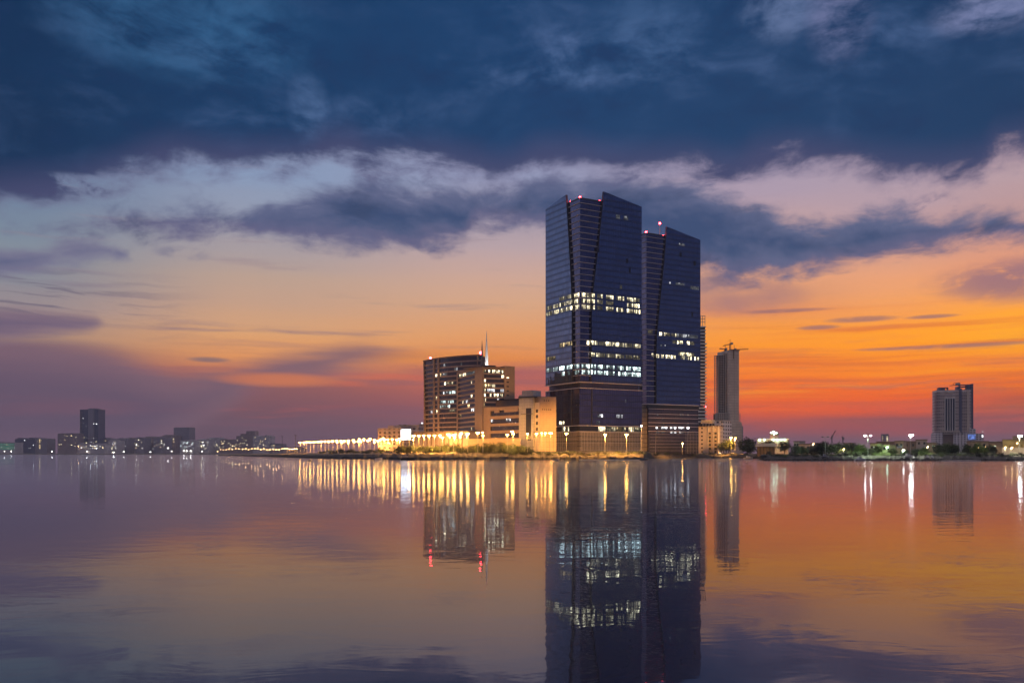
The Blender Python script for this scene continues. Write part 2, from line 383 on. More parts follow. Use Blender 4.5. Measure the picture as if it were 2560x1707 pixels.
sky = n.mix(n.m('MULTIPLY', n.m('MULTIPLY', blob(480, 826, 60, 8), n.ss(streak, .3, .5)), .8), sky, lin((124, 104, 112)))
# long middle cloud, then the one behind the towers reaching right
sky = cloud(sky, D((0, 560), (190, 520), (220, 503), (400, 495), (480, 488), (560, 502), (620, 482), (700, 462), (780, 434), (850, 424), (900, 428), (1000, 438), (1080, 448), (1160, 442), (1240, 414), (1300, 422), (1400, 420), (1520, 426), (1620, 440), (1680, 460), (1830, 508), (1930, 522), (2000, 506), (2080, 494), (2200, 506), (2280, 506), (2352, 518)),
            D((0, 520), (190, 515), (220, 518), (400, 528), (500, 532), (600, 534), (700, 546), (800, 552), (900, 562), (1000, 556), (1060, 550), (1090, 512), (1160, 514), (1250, 512), (1400, 560), (1610, 606), (1680, 630), (1800, 624), (1930, 602), (2030, 582), (2180, 556), (2280, 540), (2352, 528)),
            lin((54, 74, 114)), lin((98, 104, 138)), .13, .05, None, 1.0, lin((100, 92, 126)))
sky = n.mix(n.m('MULTIPLY', n.m('MULTIPLY', blob(2150, 472, 60, 34), n.ss(puff, .42, .56)), .85), sky, lin((92, 92, 128)))
sky = n.mix(n.m('MULTIPLY', n.m('MULTIPLY', blob(1640, 650, 130, 30), n.ss(puff, .40, .58)), .6), sky, lin((120, 104, 128)))
# the great dark deck above
diag = n.noise(n.vec(n.m('ADD', n.m('MULTIPLY', azw, 5.0), n.m('MULTIPLY', elw, 6.0)), n.m('SUBTRACT', n.m('MULTIPLY', elw, 30.0), n.m('MULTIPLY', azw, -9.0))), 1, 7, .6)
deck = n.ramp(n.m('MULTIPLY_ADD', c0(broad), .35, u), [(0, (2, 44, 82)), (.25, (12, 56, 98)), (.5, (18, 60, 104)), (.75, (22, 60, 102)), (1, (20, 56, 96))])
deck = n.mix(n.m('MULTIPLY', n.m('MULTIPLY', n.ss(mott, .44, .72), n.ss(motL, .38, .66)), n.ss(u, .0, .6, .30, .8)), deck, lin((80, 106, 152)))
deck = n.mix(n.m('MULTIPLY', n.ss(mott, .50, .30), .55), deck, lin((20, 48, 90)))
for (bx, by, rx, ry, k_, cl) in ((430, 60, 280, 100, .6, (58, 108, 154)), (1790, 20, 90, 60, .7, (112, 130, 172)), (1930, 30, 70, 90, .8, (120, 126, 168)), (2280, 14, 110, 50, .9, (128, 136, 178)), (708, 252, 44, 80, .42, (88, 118, 164)), (1280, 165, 110, 40, .5, (84, 112, 158)), (1480, 80, 130, 90, .45, (74, 106, 152))):
    deck = n.mix(n.m('MULTIPLY', n.m('MULTIPLY', blob(bx, by, rx*1.35, ry*1.35), n.ss(n.m('ADD', n.m('MULTIPLY', mott, .6), n.m('MULTIPLY', diag if bx < 600 else puff, .4)), .40, .62)), k_), deck, lin(cl))
edge_pts = D((0, 455), (80, 448), (160, 440), (230, 420), (300, 395), (400, 368), (500, 376), (600, 378), (700, 374), (750, 352), (800, 350), (860, 372), (1000, 376), (1090, 392), (1150, 402), (1250, 372), (1320, 372), (1400, 386), (1600, 388), (1680, 402), (1740, 376), (1800, 366), (1900, 374), (2050, 398), (2150, 402), (2240, 394), (2290, 356), (2352, 346))
dv = n.m('SUBTRACT', v, n.curve(u, edge_pts))
dm = n.ss(n.m('ADD', n.m('ADD', dv, .009), n.m('ADD', n.m('MULTIPLY', c0(puff), .15), n.m('MULTIPLY', c0(broad), .02))), -.036, .036)
deck = n.mix(n.ss(dv, .09, -.01), deck, lin((66, 70, 108)))
hole = n.m('MULTIPLY', blob(200, 424, 130, 26), n.ss(puff, .62, .42))
dm = n.m('MULTIPLY', dm, n.m('SUBTRACT', 1.0, n.m('MULTIPLY', hole, .85)))
sky = n.mix(dm, sky, n.mix(n.ss(dm, .2, .95), lin((104, 100, 134)), deck))
# the rest of the sky: dusk blue-violet round to the east, overhead an unseen pale glow added to light the facades
aabs = n.m('ABSOLUTE', az)
side = n.ramp(n.m('MULTIPLY', v, .5), [(0, (128, 106, 118)), (.06, (158, 130, 140)), (.16, (150, 146, 172)), (.30, (122, 134, 172)), (.45, (72, 94, 142)), (.7, (40, 64, 110)), (1, (30, 54, 98))])
east = n.ramp(n.m('MULTIPLY', v, .5), [(0, (74, 66, 92)), (.08, (60, 62, 98)), (.25, (44, 58, 102)), (.5, (40, 58, 102)), (1, (28, 50, 92))])
rest = n.mix(n.ss(aabs, R(75), R(108)), side, east)
rest = n.mix(n.m('MULTIPLY', n.ss(mott, .4, .7), .35), rest, lin((48, 62, 104)))
sky = n.mix(n.ss(aabs, R(33), R(58)), sky, rest)
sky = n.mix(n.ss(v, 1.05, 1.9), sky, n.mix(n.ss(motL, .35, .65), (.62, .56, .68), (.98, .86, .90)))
nish = n.new('ShaderNodeTexSky'); nish.sky_type = 'NISHITA'; nish.sun_disc = False
nish.sun_elevation = R(-2); nish.sun_rotation = R(18)
sky = n.mix(.03, sky, nish.outputs[0], 'ADD')
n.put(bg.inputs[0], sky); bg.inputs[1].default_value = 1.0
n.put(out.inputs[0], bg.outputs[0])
world.cycles.sampling_method = 'MANUAL'; world.cycles.sample_map_resolution = 1024

# the sun has set behind the right-hand shore: its lamp stays below the horizon
sl = bpy.data.lights.new('sun', 'SUN'); sl.energy = .05; sl.angle = R(.5); sl.color = (1, .6, .3)
so = bpy.data.objects.new('sun', sl); COL.objects.link(so)
so.rotation_euler = (R(92), 0, R(180-18))

# ------------------------------------------------------------------ camera
cd = bpy.data.cameras.new('camera'); cam = bpy.data.objects.new('camera', cd); COL.objects.link(cam)
cam.location = (0, 0, CH); cam.rotation_euler = (R(90), 0, 0)
cd.lens = 36*F/2560; cd.sensor_width = 36; cd.shift_y = (HZ-853.5)/2560
cd.clip_start = .5; cd.clip_end = 60000
S.camera = cam
S.view_settings.view_transform = 'Standard'; S.view_settings.look = 'None'
S.view_settings.exposure = 0; S.view_settings.gamma = 1
S.cycles.use_denoising = True
S.cycles.max_bounces = 6; S.cycles.diffuse_bounces = 2; S.cycles.glossy_bounces = 4
S.cycles.sample_clamp_indirect = 6; S.cycles.caustics_reflective = False; S.cycles.caustics_refractive = False
S.cycles.use_light_tree = True

# ------------------------------------------------------------------ water and land
M = bpy.data.materials.new('calm_water'); M.use_nodes = True; w = N(M.node_tree)
o_ = w.new('ShaderNodeOutputMaterial'); p_ = w.new('ShaderNodeBsdfPrincipled'); g_ = w.new('ShaderNodeNewGeometry')
p_.inputs['Base Color'].default_value = (.008, .007, .011, 1); p_.inputs['Roughness'].default_value = .9; p_.inputs['Specular IOR Level'].default_value = 0
gl1 = w.new('ShaderNodeBsdfGlossy'); gl1.inputs['Color'].default_value = (.74, .85, .99, 1); gl1.inputs['Roughness'].default_value = .012
gl2 = w.new('ShaderNodeBsdfGlossy'); gl2.inputs['Color'].default_value = (.98, .96, 1, 1); gl2.inputs['Roughness'].default_value = .20
glm = w.new('ShaderNodeMixShader'); sy_ = w.new('ShaderNodeSeparateXYZ'); w.put(sy_.inputs[0], g_.outputs['Position']); w.put(glm.inputs[0], w.ss(sy_.outputs[1], 30.0, 160.0, .27, .46)); w.put(glm.inputs[1], gl1.outputs[0]); w.put(glm.inputs[2], gl2.outputs[0])
fre = w.new('ShaderNodeFresnel'); fre.inputs['IOR'].default_value = 1.62
wmx = w.new('ShaderNodeMixShader'); w.put(wmx.inputs[0], fre.outputs[0]); w.put(wmx.inputs[1], p_.outputs[0]); w.put(wmx.inputs[2], glm.outputs[0])
def wmap(sx, sy):
    q = w.new('ShaderNodeMapping'); w.put(q.inputs[0], g_.outputs['Position']); q.inputs['Scale'].default_value = (sx, sy, 1); return q.outputs[0]
h1 = w.noise(wmap(.09, .30), 1, 2, .5, .5); h2 = w.noise(wmap(.45, .75), 1, 3, .5, .9)
patch = w.ss(w.noise(wmap(.004, .012), 1, 3, .5), .35, .65, .55, 1.3)
dist_ = w.new('ShaderNodeVectorMath'); dist_.operation = 'LENGTH'; w.put(dist_.inputs[0], g_.outputs['Position'])
patch = w.m('MULTIPLY', patch, w.ss(dist_.outputs['Value'], 10.0, 60.0, .5, 1.0))
hh = w.m('MULTIPLY', w.m('ADD', w.m('MULTIPLY', h1, .012), w.m('MULTIPLY', h2, .0145)), patch)
b_ = w.new('ShaderNodeBump'); b_.inputs['Strength'].default_value = 1; b_.inputs['Distance'].default_value = 1
w.put(b_.inputs['Height'], hh); w.put(o_.inputs[0], wmx.outputs[0])
for q_ in (gl1, gl2): w.put(q_.inputs['Normal'], b_.outputs[0])
structure(MB().poly([(-6000, -400, 0), (6000, -400, 0), (6000, 5600, 0), (-6000, 5600, 0)]).build('water', M))

shore = [(545, 1500), (575, 1330), (620, 1130), (670, 960), (720, 790), (800, 650), (900, 565), (1000, 518), (1150, 506), (1300, 515), (1450, 515), (1560, 516), (1612, 522), (1630, 640), (1700, 690), (1800, 725), (1850, 705), (1893, 640), (1908, 452), (2030, 440), (2150, 455), (2250, 446), (2400, 440), (2560, 438), (2900, 430)]
def sd(px):
    for (a, b), (c, d) in zip(shore, shore[1:]):
        if a <= px <= c: return b+(d-b)*(px-a)/(c-a)
    return shore[0][1] if px < 545 else shore[-1][1]
def interp(x, pts):
    for (a, b), (c, d) in zip(pts, pts[1:]):
        if a <= x <= c: return b+(d-b)*(x-a)/(c-a)
    return pts[0][1] if x < pts[0][0] else pts[-1][1]
def bank_top(px):                         # height of the berm behind the water's edge
    return interp(px, [(545, 1.6), (650, 3.0), (800, 4.2), (950, 4.6), (1240, 5.4), (1600, 5.4), (1640, 4.2), (1880, 3.4), (1920, 3.2), (2560, 3.2)])
def earth(name, c1, c2, c3):
    m_ = bpy.data.materials.new(name); m_.use_nodes = True; q = N(m_.node_tree)
    o2 = q.new('ShaderNodeOutputMaterial'); p2 = q.new('ShaderNodeBsdfPrincipled'); t2 = q.new('ShaderNodeTexCoord')
    a1 = q.noise(t2.outputs['Object'], .12, 8, .65); a2 = q.noise(t2.outputs['Object'], .9, 6, .7)
    q.put(p2.inputs['Base Color'], q.mix(q.ss(a2, .45, .6), q.mix(q.ss(a1, .4, .6), c1, c2), c3)); p2.inputs['Roughness'].default_value = .95
    bb = q.new('ShaderNodeBump'); bb.inputs['Distance'].default_value = .6; q.put(bb.inputs['Height'], a2); q.put(p2.inputs['Normal'], bb.outputs[0])
    q.put(o2.inputs[0], p2.outputs[0]); return m_
EARTH = earth('earth_and_rubble', (.26, .19, .12), (.15, .11, .07), (.07, .06, .04))
rock = earth('shaded_rock', (.030, .025, .021), (.055, .046, .038), (.016, .014, .013))  # dark rock, darkened further to carry the shade of the unlit bank
g = MB(); prof = [(0, -.8), (2, .3), (6, .40), (14, .70), (40, .96), (90, 1.0), (400, 1.0), (4200, 1.0)]
cols_ = []; px = 545.0
while px <= 2900:
    row = []; base_d = sd(px)+random.uniform(-4, 4)
    for k, (off, fz) in enumerate(prof):
        zz = -.8 if k == 0 else bank_top(px)*fz+(random.uniform(-.35, .35) if k < 5 else 0)
        row.append(at(px, base_d+off*(1 if k < 6 else 1)+(random.uniform(-1, 1) if k < 4 else 0), zz))
    cols_.append(row); px += 7
for a, b in zip(cols_, cols_[1:]):
    for k in range(len(prof)-1):
        g.poly([a[k], b[k], b[k+1], a[k+1]], 0 if k > (2 if a[0].x/a[0].y*F+1280 < 1140 else 3) else 1)
structure(g.build('shore_ground', [EARTH, rock], smooth=True))
g = MB(); prev = None; px = -700
while px <= 560:
    d = 3150+60*math.sin(px*.02)+random.uniform(-15, 15)
    row = [at(px, d, -.8), at(px, d+15, 2.0), at(px, d+60, 3.0+random.uniform(-.3, .8)), at(px, d+400, 3.5), at(px, 5500, 3.5)]
    if prev:
        for k in range(4): g.poly([prev[k], row[k], row[k+1], prev[k+1]], 0 if k else 1)
    prev = row; px += 14
structure(g.build('far_shore_ground', [EARTH, rock], smooth=True))

# ------------------------------------------------------------------ lit window panes
rnd = random.Random(11)
def lit(root, fr, a0, a1, z0, z1, b, style, bright=2, pane=1.5, p_on=.85, name='window', far=False):
    """one office window bay glowing from inside: panes of uneven brightness, ceiling brighter than the desks"""
    k = max(1, round((a1-a0)/pane)); s = MB(); wd = (a1-a0)/k
    for i in range(k):
        x0, x1 = a0+i*wd+.16, a0+(i+1)*wd-.16
        lv = bright+rnd.choice((-2, -1, -1, 0, 0, 0, 1)) if rnd.random() < p_on else 0
        lv = max(0, min(3, lv)); zm = z0+(z1-z0)*rnd.uniform(.4, .62)
        s.poly([fr.pt(x0, b, zm), fr.pt(x1, b, zm), fr.pt(x1, b, z1), fr.pt(x0, b, z1)], lv)
        l2 = max(0, lv-1) if rnd.random() < .6 else lv
        s.poly([fr.pt(x0, b, z0), fr.pt(x1, b, z0), fr.pt(x1, b, zm-.06), fr.pt(x0, b, zm-.06)], l2)
    return s.build(name, (WF if far else W)[style], root)
def win_px(root, fr, x0, x1, py, h, b, style, bright=2, pane=1.5, p_on=.9):
    a0, a1 = fr.a(x0, b), fr.a(x1, b); zc = fr.z((x0+x1)/2, py)
    return lit(root, fr, a0, a1, zc-h/2, zc+h/2, b, style, bright, pane, p_on)
def beacon(root, p, r=.7):
    s = MB(); s.tube(p, p+Vector((0, 0, .9)), .18); s.ball(p+Vector((0, 0, .9+r*.8)), r, r, r, m=1)
    return s.build('beacon', [MT['dark_metal'], MT['red']], root)

# ------------------------------------------------------------------ the two dark glass towers
CA = lambda x: 1340+x*.4466               # column in the close-up of the towers -> photo column
CB = lambda y_: 460+y_*.4466
def glass_tower(label, cpx, d, th, rpx, lpx, wing_r, wing_l, apex_r, end_r, apex_l, end_l, zcore, zlow):
    C = at(cpx, d); ur_ = Vector((math.cos(th), math.sin(th), 0)); ul = Vector((-math.sin(th), math.cos(th), 0))
    frR = Frame(C, C+ur_); sr = frR.a(rpx); frR.w = sr
    kk = (lpx-1280)/F; sl_ = (kk*C.y-C.x)/(ul.x-kk*ul.y)
    frL = Frame(C+ul*sl_, C); sl_ = frL.w
    root = thing('glass_tower', (C+(ur_*sr+ul*sl_)*.5), label, 'skyscraper')
    root.location.z = 5
    X = 1.6
    # core that shows at the corner between the wings
    foot = [C, C+ur_*sr, C+ur_*sr+ul*sl_, C+ul*sl_]
    up = lambda pts, z_: [Vector((q.x, q.y, z_)) for q in pts]
    core = MB(); core.hexa(up(foot, zlow), up(foot, zcore)); core.uv[0] = [(0, zlow), (sr, zlow), (sr, zcore), (0, zcore)]
    core.build('corner_bay', MT['tower_bay'], root)
    def wingcurve(fr, pts):
        return [(fr.a(px_), fr.z(px_, py_)) for px_, py_ in pts]
    cr = wingcurve(frR, wing_r)           # inner edge from the top down
    polyR = [(cr[-1][0], zlow), (sr+.05, zlow), (sr+.05, end_r), (cr[0][0], apex_r)]+cr[1:]
    wr = MB().slab(frR, polyR, 0.02, X, 0, 1); wr.build('glass_wing', [MT['tower_glass'], MT['dark_metal']], root)
    clv = wingcurve(frL, wing_l)
    polyL = [(-.05, zlow), (clv[-1][0], zlow)]+clv[1:][::-1]+[(clv[0][0], apex_l), (-.05, end_l)]
    wl = MB().slab(frL, polyL, 0.02, X, 0, 1); wl.build('glass_wing', [MT['tower_glass'], MT['dark_metal']], root)
    def edge(c, z_):
        c2 = sorted((q[1], q[0]) for q in c); return interp(z_, c2)
    zf = 56.9-4.05*3
    while zf < zcore-4:
        zf += 4.05
        if zf < zlow+3: continue
        lg = MB(); lg.fbox(frR, -.55, edge(cr, zf)-.05, .01, .55, zf, zf+.34)
        lg.fbox(frL, edge(clv, zf)+.05, sl_, .01, .55, zf, zf+.34)
        lg.build('ledge', MT['ledge'], root)
    rh = MB(); rc = C+ur_*sr*.30+ul*sl_*.34; rh.box((rc.x, rc.y, zcore), sr*.34, sl_*.36, 3.2, 0, th); rh.build('roof_housing', MT['stone_dark'], root)
    pr = MB()
    pr.fbox(frR, 0, cr[0][0]-.1, -.5, -.02, zcore, zcore+1.1); pr.fbox(frL, clv[0][0]+.1, sl_-.52, -.5, -.02, zcore, zcore+1.1)
    pr.build('parapet', MT['dark_metal'], root)
    return root, frR, frL, sr, sl_, cr, clv

th = R(30)
T1, r1, l1, sr1, sl1, cr1, cl1 = glass_tower('taller of two dark blue glass towers, with lit office floors and orange lit base', 1450, 600, th, CA(588)-2, CA(53)+5,
    [(1506, 479), (1503, 520), (1499, 560), (1494, 610), (1488, 660), (1482, 710), (1478, 755), (1476, 790)],
    [(1419, 488), (1422, 530), (1426, 600), (1430, 670), (1433, 730), (1434, 780)],
    184.6, 178.6, 183.6, 179.6, 177.2, 52.6)
FH = 4.05; X = 1.66
zrow = lambda k: 56.9+FH*k+1.15
def row(root, fr, spans, k, style, bright, b, p_on=.9):
    for s0, s1 in spans: lit(root, fr, fr.a(CA(s0), b), fr.a(CA(s1), b), zrow(k), zrow(k)+2.65, b, style, bright, 1.5, p_on)
for k in (13, 12, 11):
    row(T1, r1, ((255, 281), (285, 304)), k, 'ivory', 2, .1)
    row(T1, l1, ((213, 242),), k, 'ivory', 2, .1)
row(T1, r1, ((312, 330), (392, 434), (450, 494), (509, 545), (549, 580)), 13, 'ivory', 2, X)
row(T1, r1, ((312, 330), (392, 434), (509, 545), (549, 580)), 12, 'ivory', 2, X, .75)
row(T1, r1, ((312, 330), (392, 434), (450, 494), (509, 545), (549, 584)), 11, 'ivory', 2, X)
for k in (13, 12, 11): row(T1, r1, ((342, 374),), k, 'ivory', 1, X, .4)
row(T1, l1, ((130, 165), (168, 203)), 13, 'ivory', 1, X, .7)
row(T1, l1, ((60, 92), (96, 128), (132, 165), (168, 203)), 12, 'ivory', 1, X, .8)
row(T1, l1, ((58, 92), (96, 128), (132, 165), (168, 203)), 11, 'ivory', 2, X, .8)
row(T1, r1, ((284, 298),), 5, 'ivory', 3, .1)
row(T1, r1, ((306, 322), (328, 346), (390, 421), (424, 440), (445, 494)), 5, 'ivory', 2, X, 1)
row(T1, r1, ((350, 386), (498, 540), (544, 586)), 5, 'ivory', 1, X, .5)
row(T1, l1, ((130, 165), (168, 203)), 5, 'warm', 1, X, .6)
row(T1, r1, ((308, 330),), 3, 'ivory', 2, X, .9)
row(T1, r1, ((336, 388), (392, 440), (446, 494), (500, 540), (544, 582)), 3, 'ivory', 1, X, .7)
row(T1, l1, ((60, 110),), 3, 'warm', 1, X, .5)
for k, bb in ((1, 2), (0, 2)):
    row(T1, r1, ((255, 276), (279, 301)), k, 'cool', 2-(k == 0)*0, .1, .8)
    row(T1, l1, ((213, 242),), k, 'cool', 1, .1, .8)
    row(T1, r1, ((308, 336), (345, 390), (394, 440), (450, 492), (496, 532), (536, 586)), k, 'cool', bb, X, .9)
row(T1, l1, ((60, 92), (96, 128), (160, 178)), 1, 'cool', 1, X, .9); row(T1, l1, ((131, 158), (180, 203)), 1, 'cool', 3, X, 1)
row(T1, l1, ((145, 160), (175, 190)), 0, 'cool', 2, X, .9)
row(T1, r1, ((470, 482),), 15, 'ivory', 1, X, .4); row(T1, r1, ((448, 470), (492, 516)), 27, 'white', 1, X, .5)
# lower block, service band, street level
def tower_base(root, fr, frl, sr, sl_):
    C = fr.pt(0, 0, 0); ur_, ul = fr.u, -frl.u
    def ring(o, z_): e_ = min(o, .1) if o < 2 else .4; return [fr.pt(-o, o, z_), fr.pt(sr+e_, o, z_), fr.pt(sr+e_, -sl_-e_, z_), fr.pt(-o, -sl_-e_, z_)]
    s = MB(); s.hexa(ring(-.9, 48.5), ring(-.9, 52.58)); s.build('service_band', MT['podium_glass'], root)
    s = MB(); s.hexa(ring(X, 22.9), ring(X, 48.1)); s.build('lower_block', MT['base_glass'], root)
    s = MB(); s.hexa(ring(.6, 18.9), ring(.6, 22.5)); s.build('window_band', MT['win_dark'], root)
    s = MB(); s.hexa(ring(1.2, 3.5), ring(1.2, 18.5)); s.build('street_level', MT['street_glass'], root)
    for z0, o in ((52.2, 2.0), (48.1, 2.1), (22.5, 2.3), (18.5, 1.9)):
        s = MB(); s.hexa(ring(o, z0), ring(o, z0+.4)); s.build('ledge', MT['ledge'], root)
    for t in (cr1[-1][0], ):
        s = MB(); s.fbox(fr, t-.25, t+.25, X+.01, X+.5, 22.95, 48.05); s.build('fin', MT['dark_metal'], root)
    s = MB(); s.fbox(frl, cl1[-1][0]-.25, cl1[-1][0]+.25, X+.01, X+.5, 22.95, 48.05); s.build('fin', MT['dark_metal'], root)
    # scaffold standing close to the street-level glazing
    for fr_, L in ((fr, sr), (frl, sl_)):
        s = MB(); a = -.5
        while a < L+.5:
            s.tube(fr_.pt(a, 2.6, 3.5), fr_.pt(a, 2.6, 18.2), .07, n=4); a += 2.4
        for zz in (6.2, 8.6, 11, 13.4, 15.8, 18.1):
            s.tube(fr_.pt(-.5, 2.6, zz), fr_.pt(L+.5, 2.6, zz), .075, n=4)
        s.build('scaffold', MT['ledge'], root)
tower_base(T1, r1, l1, sr1, sl1)
for s0, s1, st, br in ((345, 385, 'ivory', 3), (390, 416, 'ivory', 1), (419, 442, 'ivory', 2), (446, 476, 'warm', 1), (480, 500, 'ivory', 1), (514, 546, 'ivory', 2), (550, 582, 'ivory', 2)):
    lit(T1, r1, r1.a(CA(s0)), r1.a(CA(s1)), 19.2, 22.2, .75, st, br, 1.6, .85)
for s0, s1 in ((150, 168), (172, 190)): lit(T1, l1, l1.a(CA(s0)), l1.a(CA(s1)), 19.2, 22.2, .75, 'ivory', 2, 1.2, .8)
for s0, s1, yy in ((345, 375, 1297), (450, 486, 1300), (338, 358, 1335), (498, 506, 1216)): win_px(T1, r1, CA(s0), CA(s1), CB(yy), 2.2, X+.06, 'white', 1, 1.4, .6)
win_px(T1, l1, CA(130), CA(158), CB(1338), 2.2, X+.06, 'ivory', 2, 1.4, .8)
beacon(T1, r1.pt(.8, -1.2, 177.2)); beacon(T1, r1.pt(cr1[0][0]-1.5, -1.4, 177.2), .5); beacon(T1, l1.pt(cl1[0][0]+1.6, -1.4, 177.2), .6)

T2, r2, l2, sr2, sl2, cr2, cl2 = glass_tower('shorter looking dark blue glass tower just behind the taller one, banded podium at its foot', 1616, 694, th, CA(915)-1, 1541,
    [(1664, 572), (1661, 610), (1657, 660), (1651, 720), (1645, 780), (1640, 830), (1638, 870)],
    [(1590, 590), (1592, 640), (1596, 720), (1600, 800), (1602, 860)],
    184.6, 178.2, 183.6, 179.0, 176.8, 42.4)
def row2(fr, spans, py, style, bright, b, p_on=.9, h=2.6):
    zc = r2.z(1690, CB(py))
    for s0, s1 in spans: lit(T2, fr, fr.a(CA(s0), b), fr.a(CA(s1), b), zc-h/2, zc+h/2, b, style, bright, 1.5, p_on)
row2(r2, ((690, 705),), 848, 'ivory', 3, X, 1); row2(r2, ((716, 752),), 848, 'ivory', 1, X, .9); row2(r2, ((757, 786),), 848, 'ivory', 2, X, .8); row2(r2, ((790, 846), (850, 905)), 848, 'white', 0, X, .9)
row2(r2, ((764, 786),), 886, 'ivory', 1, X, .7); row2(r2, ((790, 822), (845, 861)), 886, 'ivory', 3, X, .9); row2(r2, ((863, 886),), 886, 'ivory', 1, X, .8)
row2(r2, ((796, 832),), 950, 'ivory', 1, X, .7); row2(r2, ((836, 861),), 950, 'ivory', 3, X, 1); row2(r2, ((863, 886),), 950, 'ivory', 1, X, .8)
row2(r2, ((672, 690), (726, 752), (755, 782)), 971, 'ivory', 3, X, .9); row2(r2, ((700, 716), (810, 832), (850, 872), (886, 912)), 971, 'ivory', 2, X, .9); row2(r2, ((834, 848),), 971, 'white', 0, X, .8)
row2(r2, ((647, 660),), 966, 'ivory', 2, .1, 1); row2(r2, ((626, 652),), 840, 'ivory', 1, .1, .5)
row2(r2, ((745, 754), (780, 832)), 560, 'white', 1, X, .5, 1.6); row2(r2, ((800, 832),), 338, 'white', 1, X, .5, 1.6); row2(r2, ((865, 912),), 572, 'white', 0, X, .5)
row2(r2, ((697, 706), (720, 726)), 912, 'white', 1, X, .6, 1.6)
for s0, s1, yy in ((796, 808, 395), (874, 886, 433), (862, 872, 722)):     # removed panes
    zc = r2.z(1690, CB(yy)); MB().fbox(r2, r2.a(CA(s0)), r2.a(CA(s1)), X+.01, X+.05, zc-1.9, zc+1.9).build('window', MT['black'], T2)
for s0, s1, yy in ((497, 507, 432), (512, 522, 482), (334, 344, 391)):
    zc = r1.z(1560, CB(yy)); MB().fbox(r1, r1.a(CA(s0)), r1.a(CA(s1)), X+.01, X+.05, zc-1.7, zc+1.7).build('window', MT['black'], T1)
beacon(T2, r2.pt(.8, -1.2, 176.8), .8); beacon(T2, r2.pt(cr2[0][0]-1.4, -1.4, 176.8), .5)
ms = MB(); q = r2.pt(cr2[0][0]*.82, -3, 176.8); ms.tube(q, q+Vector((0, 0, 9.5)), .35, .2); ms.build('mast', MT['white'], T2); beacon(T2, q+Vector((0, 0, 9.5)), .8)
# podium of the second tower
pf = Frame(r2.pt(r2.a(1622), 6, 0), r2.pt(r2.a(1746), 6, 0)); a0, a1 = pf.a(1621), pf.a(1745.5)
s = MB(); s.fbox(pf, a0, a1, -30, 0, 3.5, 39.4); s.build('podium', MT['podium_glass'], T2)
s = MB(); s.fbox(pf, a0-9, a0-.02, -34, -1.5, 3.5, 41); s.build('podium_side_block', MT['street_glass'], T2)
s = MB(); s.fbox(pf, a0-1, a1+.5, -31, .4, 39.4, 42.0); s.build('podium_roof', MT['dark_metal'], T2)
s = MB(); s.fbox(pf, a0-1.2, a1+.7, -31, .7, 42.0, 42.7); s.build('ledge', MT['ledge'], T2)
for yy in (1262, 1290, 1312, 1338, 1358, 1386):
    zc = pf.z(1680, CB(yy)); MB().fbox(pf, a0-.2, a1+.3, .01, .6, zc, zc+.32).build('ledge', MT['ledge'], T2)
for yy, br, sp in ((1360, 3, ((670, 690), (700, 735), (750, 785), (797, 830), (842, 858))), (1384, 1, ((670, 690), (702, 722), (752, 786), (800, 830), (845, 858))), (1286, 1, ((676, 686), (804, 826), (846, 856))), (1310, 1, ((706, 716),)), (1337, 1, ((706, 716), (844, 856)))):
    for s0, s1 in sp: win_px(T2, pf, CA(s0), CA(s1), CB(yy)+2, 1.5, .05, 'white', br, 2.2, .9)
for i in range(6):
    zz = 6+i*2.6; MB().tube(pf.pt(a0, 1.6, zz), pf.pt(a1, 1.6, zz), .07, n=4).build('scaffold_rail', MT['ledge'], T2)
s = MB()
for i in range(10): s.tube(pf.pt(a0+(a1-a0)*(.72+.28*i/9), 1.6, 3.5), pf.pt(a0+(a1-a0)*(.72+.28*i/9), 1.6, 21), .07, n=4)
s.build('scaffold', MT['ledge'], T2)

# striped tower behind
root = thing('open_floor_tower', at(1742, 860, 5), 'slim unfinished tower of open floor slabs peeking out behind the right glass tower', 'tower')
fr = face(1722, 856, 1767, 858); ztop = fr.z(1760, 812)
s = MB(); s.fbox(fr, 3, fr.w-1.2, -18, -1.6, 4, ztop-1); s.build('core_wall', MT['dark_metal'], root)
zz = 34.0; k = 0
zb = fr.z(1760, 858)
while zz < ztop:
    w_ = fr.w if zz < zb else fr.a(1764.5)
    MB().fbox(fr, 0, w_, -20, 0, zz, zz+1.35).build('floor_slab', MT['white'], root); zz += 3.3
s = MB()
for a in (fr.a(1753), fr.a(1758), fr.a(1764)): s.tube(fr.pt(a, -2, ztop), fr.pt(a, -2, ztop+9), .35, n=4); s.tube(fr.pt(a, -9, ztop), fr.pt(a, -9, ztop+9), .35, n=4)
for h in (3, 6, 9): s.tube(fr.pt(fr.a(1751), -2, ztop+h), fr.pt(fr.a(1765), -2, ztop+h), .3, n=4)
s.build('roof_frame', MT['concrete'], root); beacon(root, fr.pt(fr.a(1765), -.6, 48), .5)

# concrete tower under construction and its cranes
CX = lambda x_: 1700+x_*.2424
CY = lambda y_: 780+y_*.2424
root = thing('construction_tower', at(1815, 960, 5), 'raw concrete high rise under construction with open frame on its left half', 'tower')
fc = face(CX(496), 951, CX(608), 955); zt = fc.z(CX(540), CY(397))
s = MB(); s.fbox(fc, 0, fc.w, -22, 0, 4, zt); s.build('core_wall', MT['concrete_pale'], root)
s = MB()
for i in range(34): s.fbox(fc, fc.w+.02, fc.w+1.1, -4, -1.5, zt-2.6-i*2.9, zt-1.6-i*2.9)
s.build('edge_form', MT['concrete'], root)
s = MB(); s.fbox(fc, 4, fc.w+.8, -18, .5, zt, zt+1.2); s.fbox(fc, 6, 7, -.1, .4, zt-9, zt); s.build('formwork', MT['stone_dark'], root)
ff = face(CX(352), 959, CX(496), 951.5); zt2 = ff.z(CX(470), CY(432)); zt1 = ff.z(CX(355), CY(452)); nfl = 34
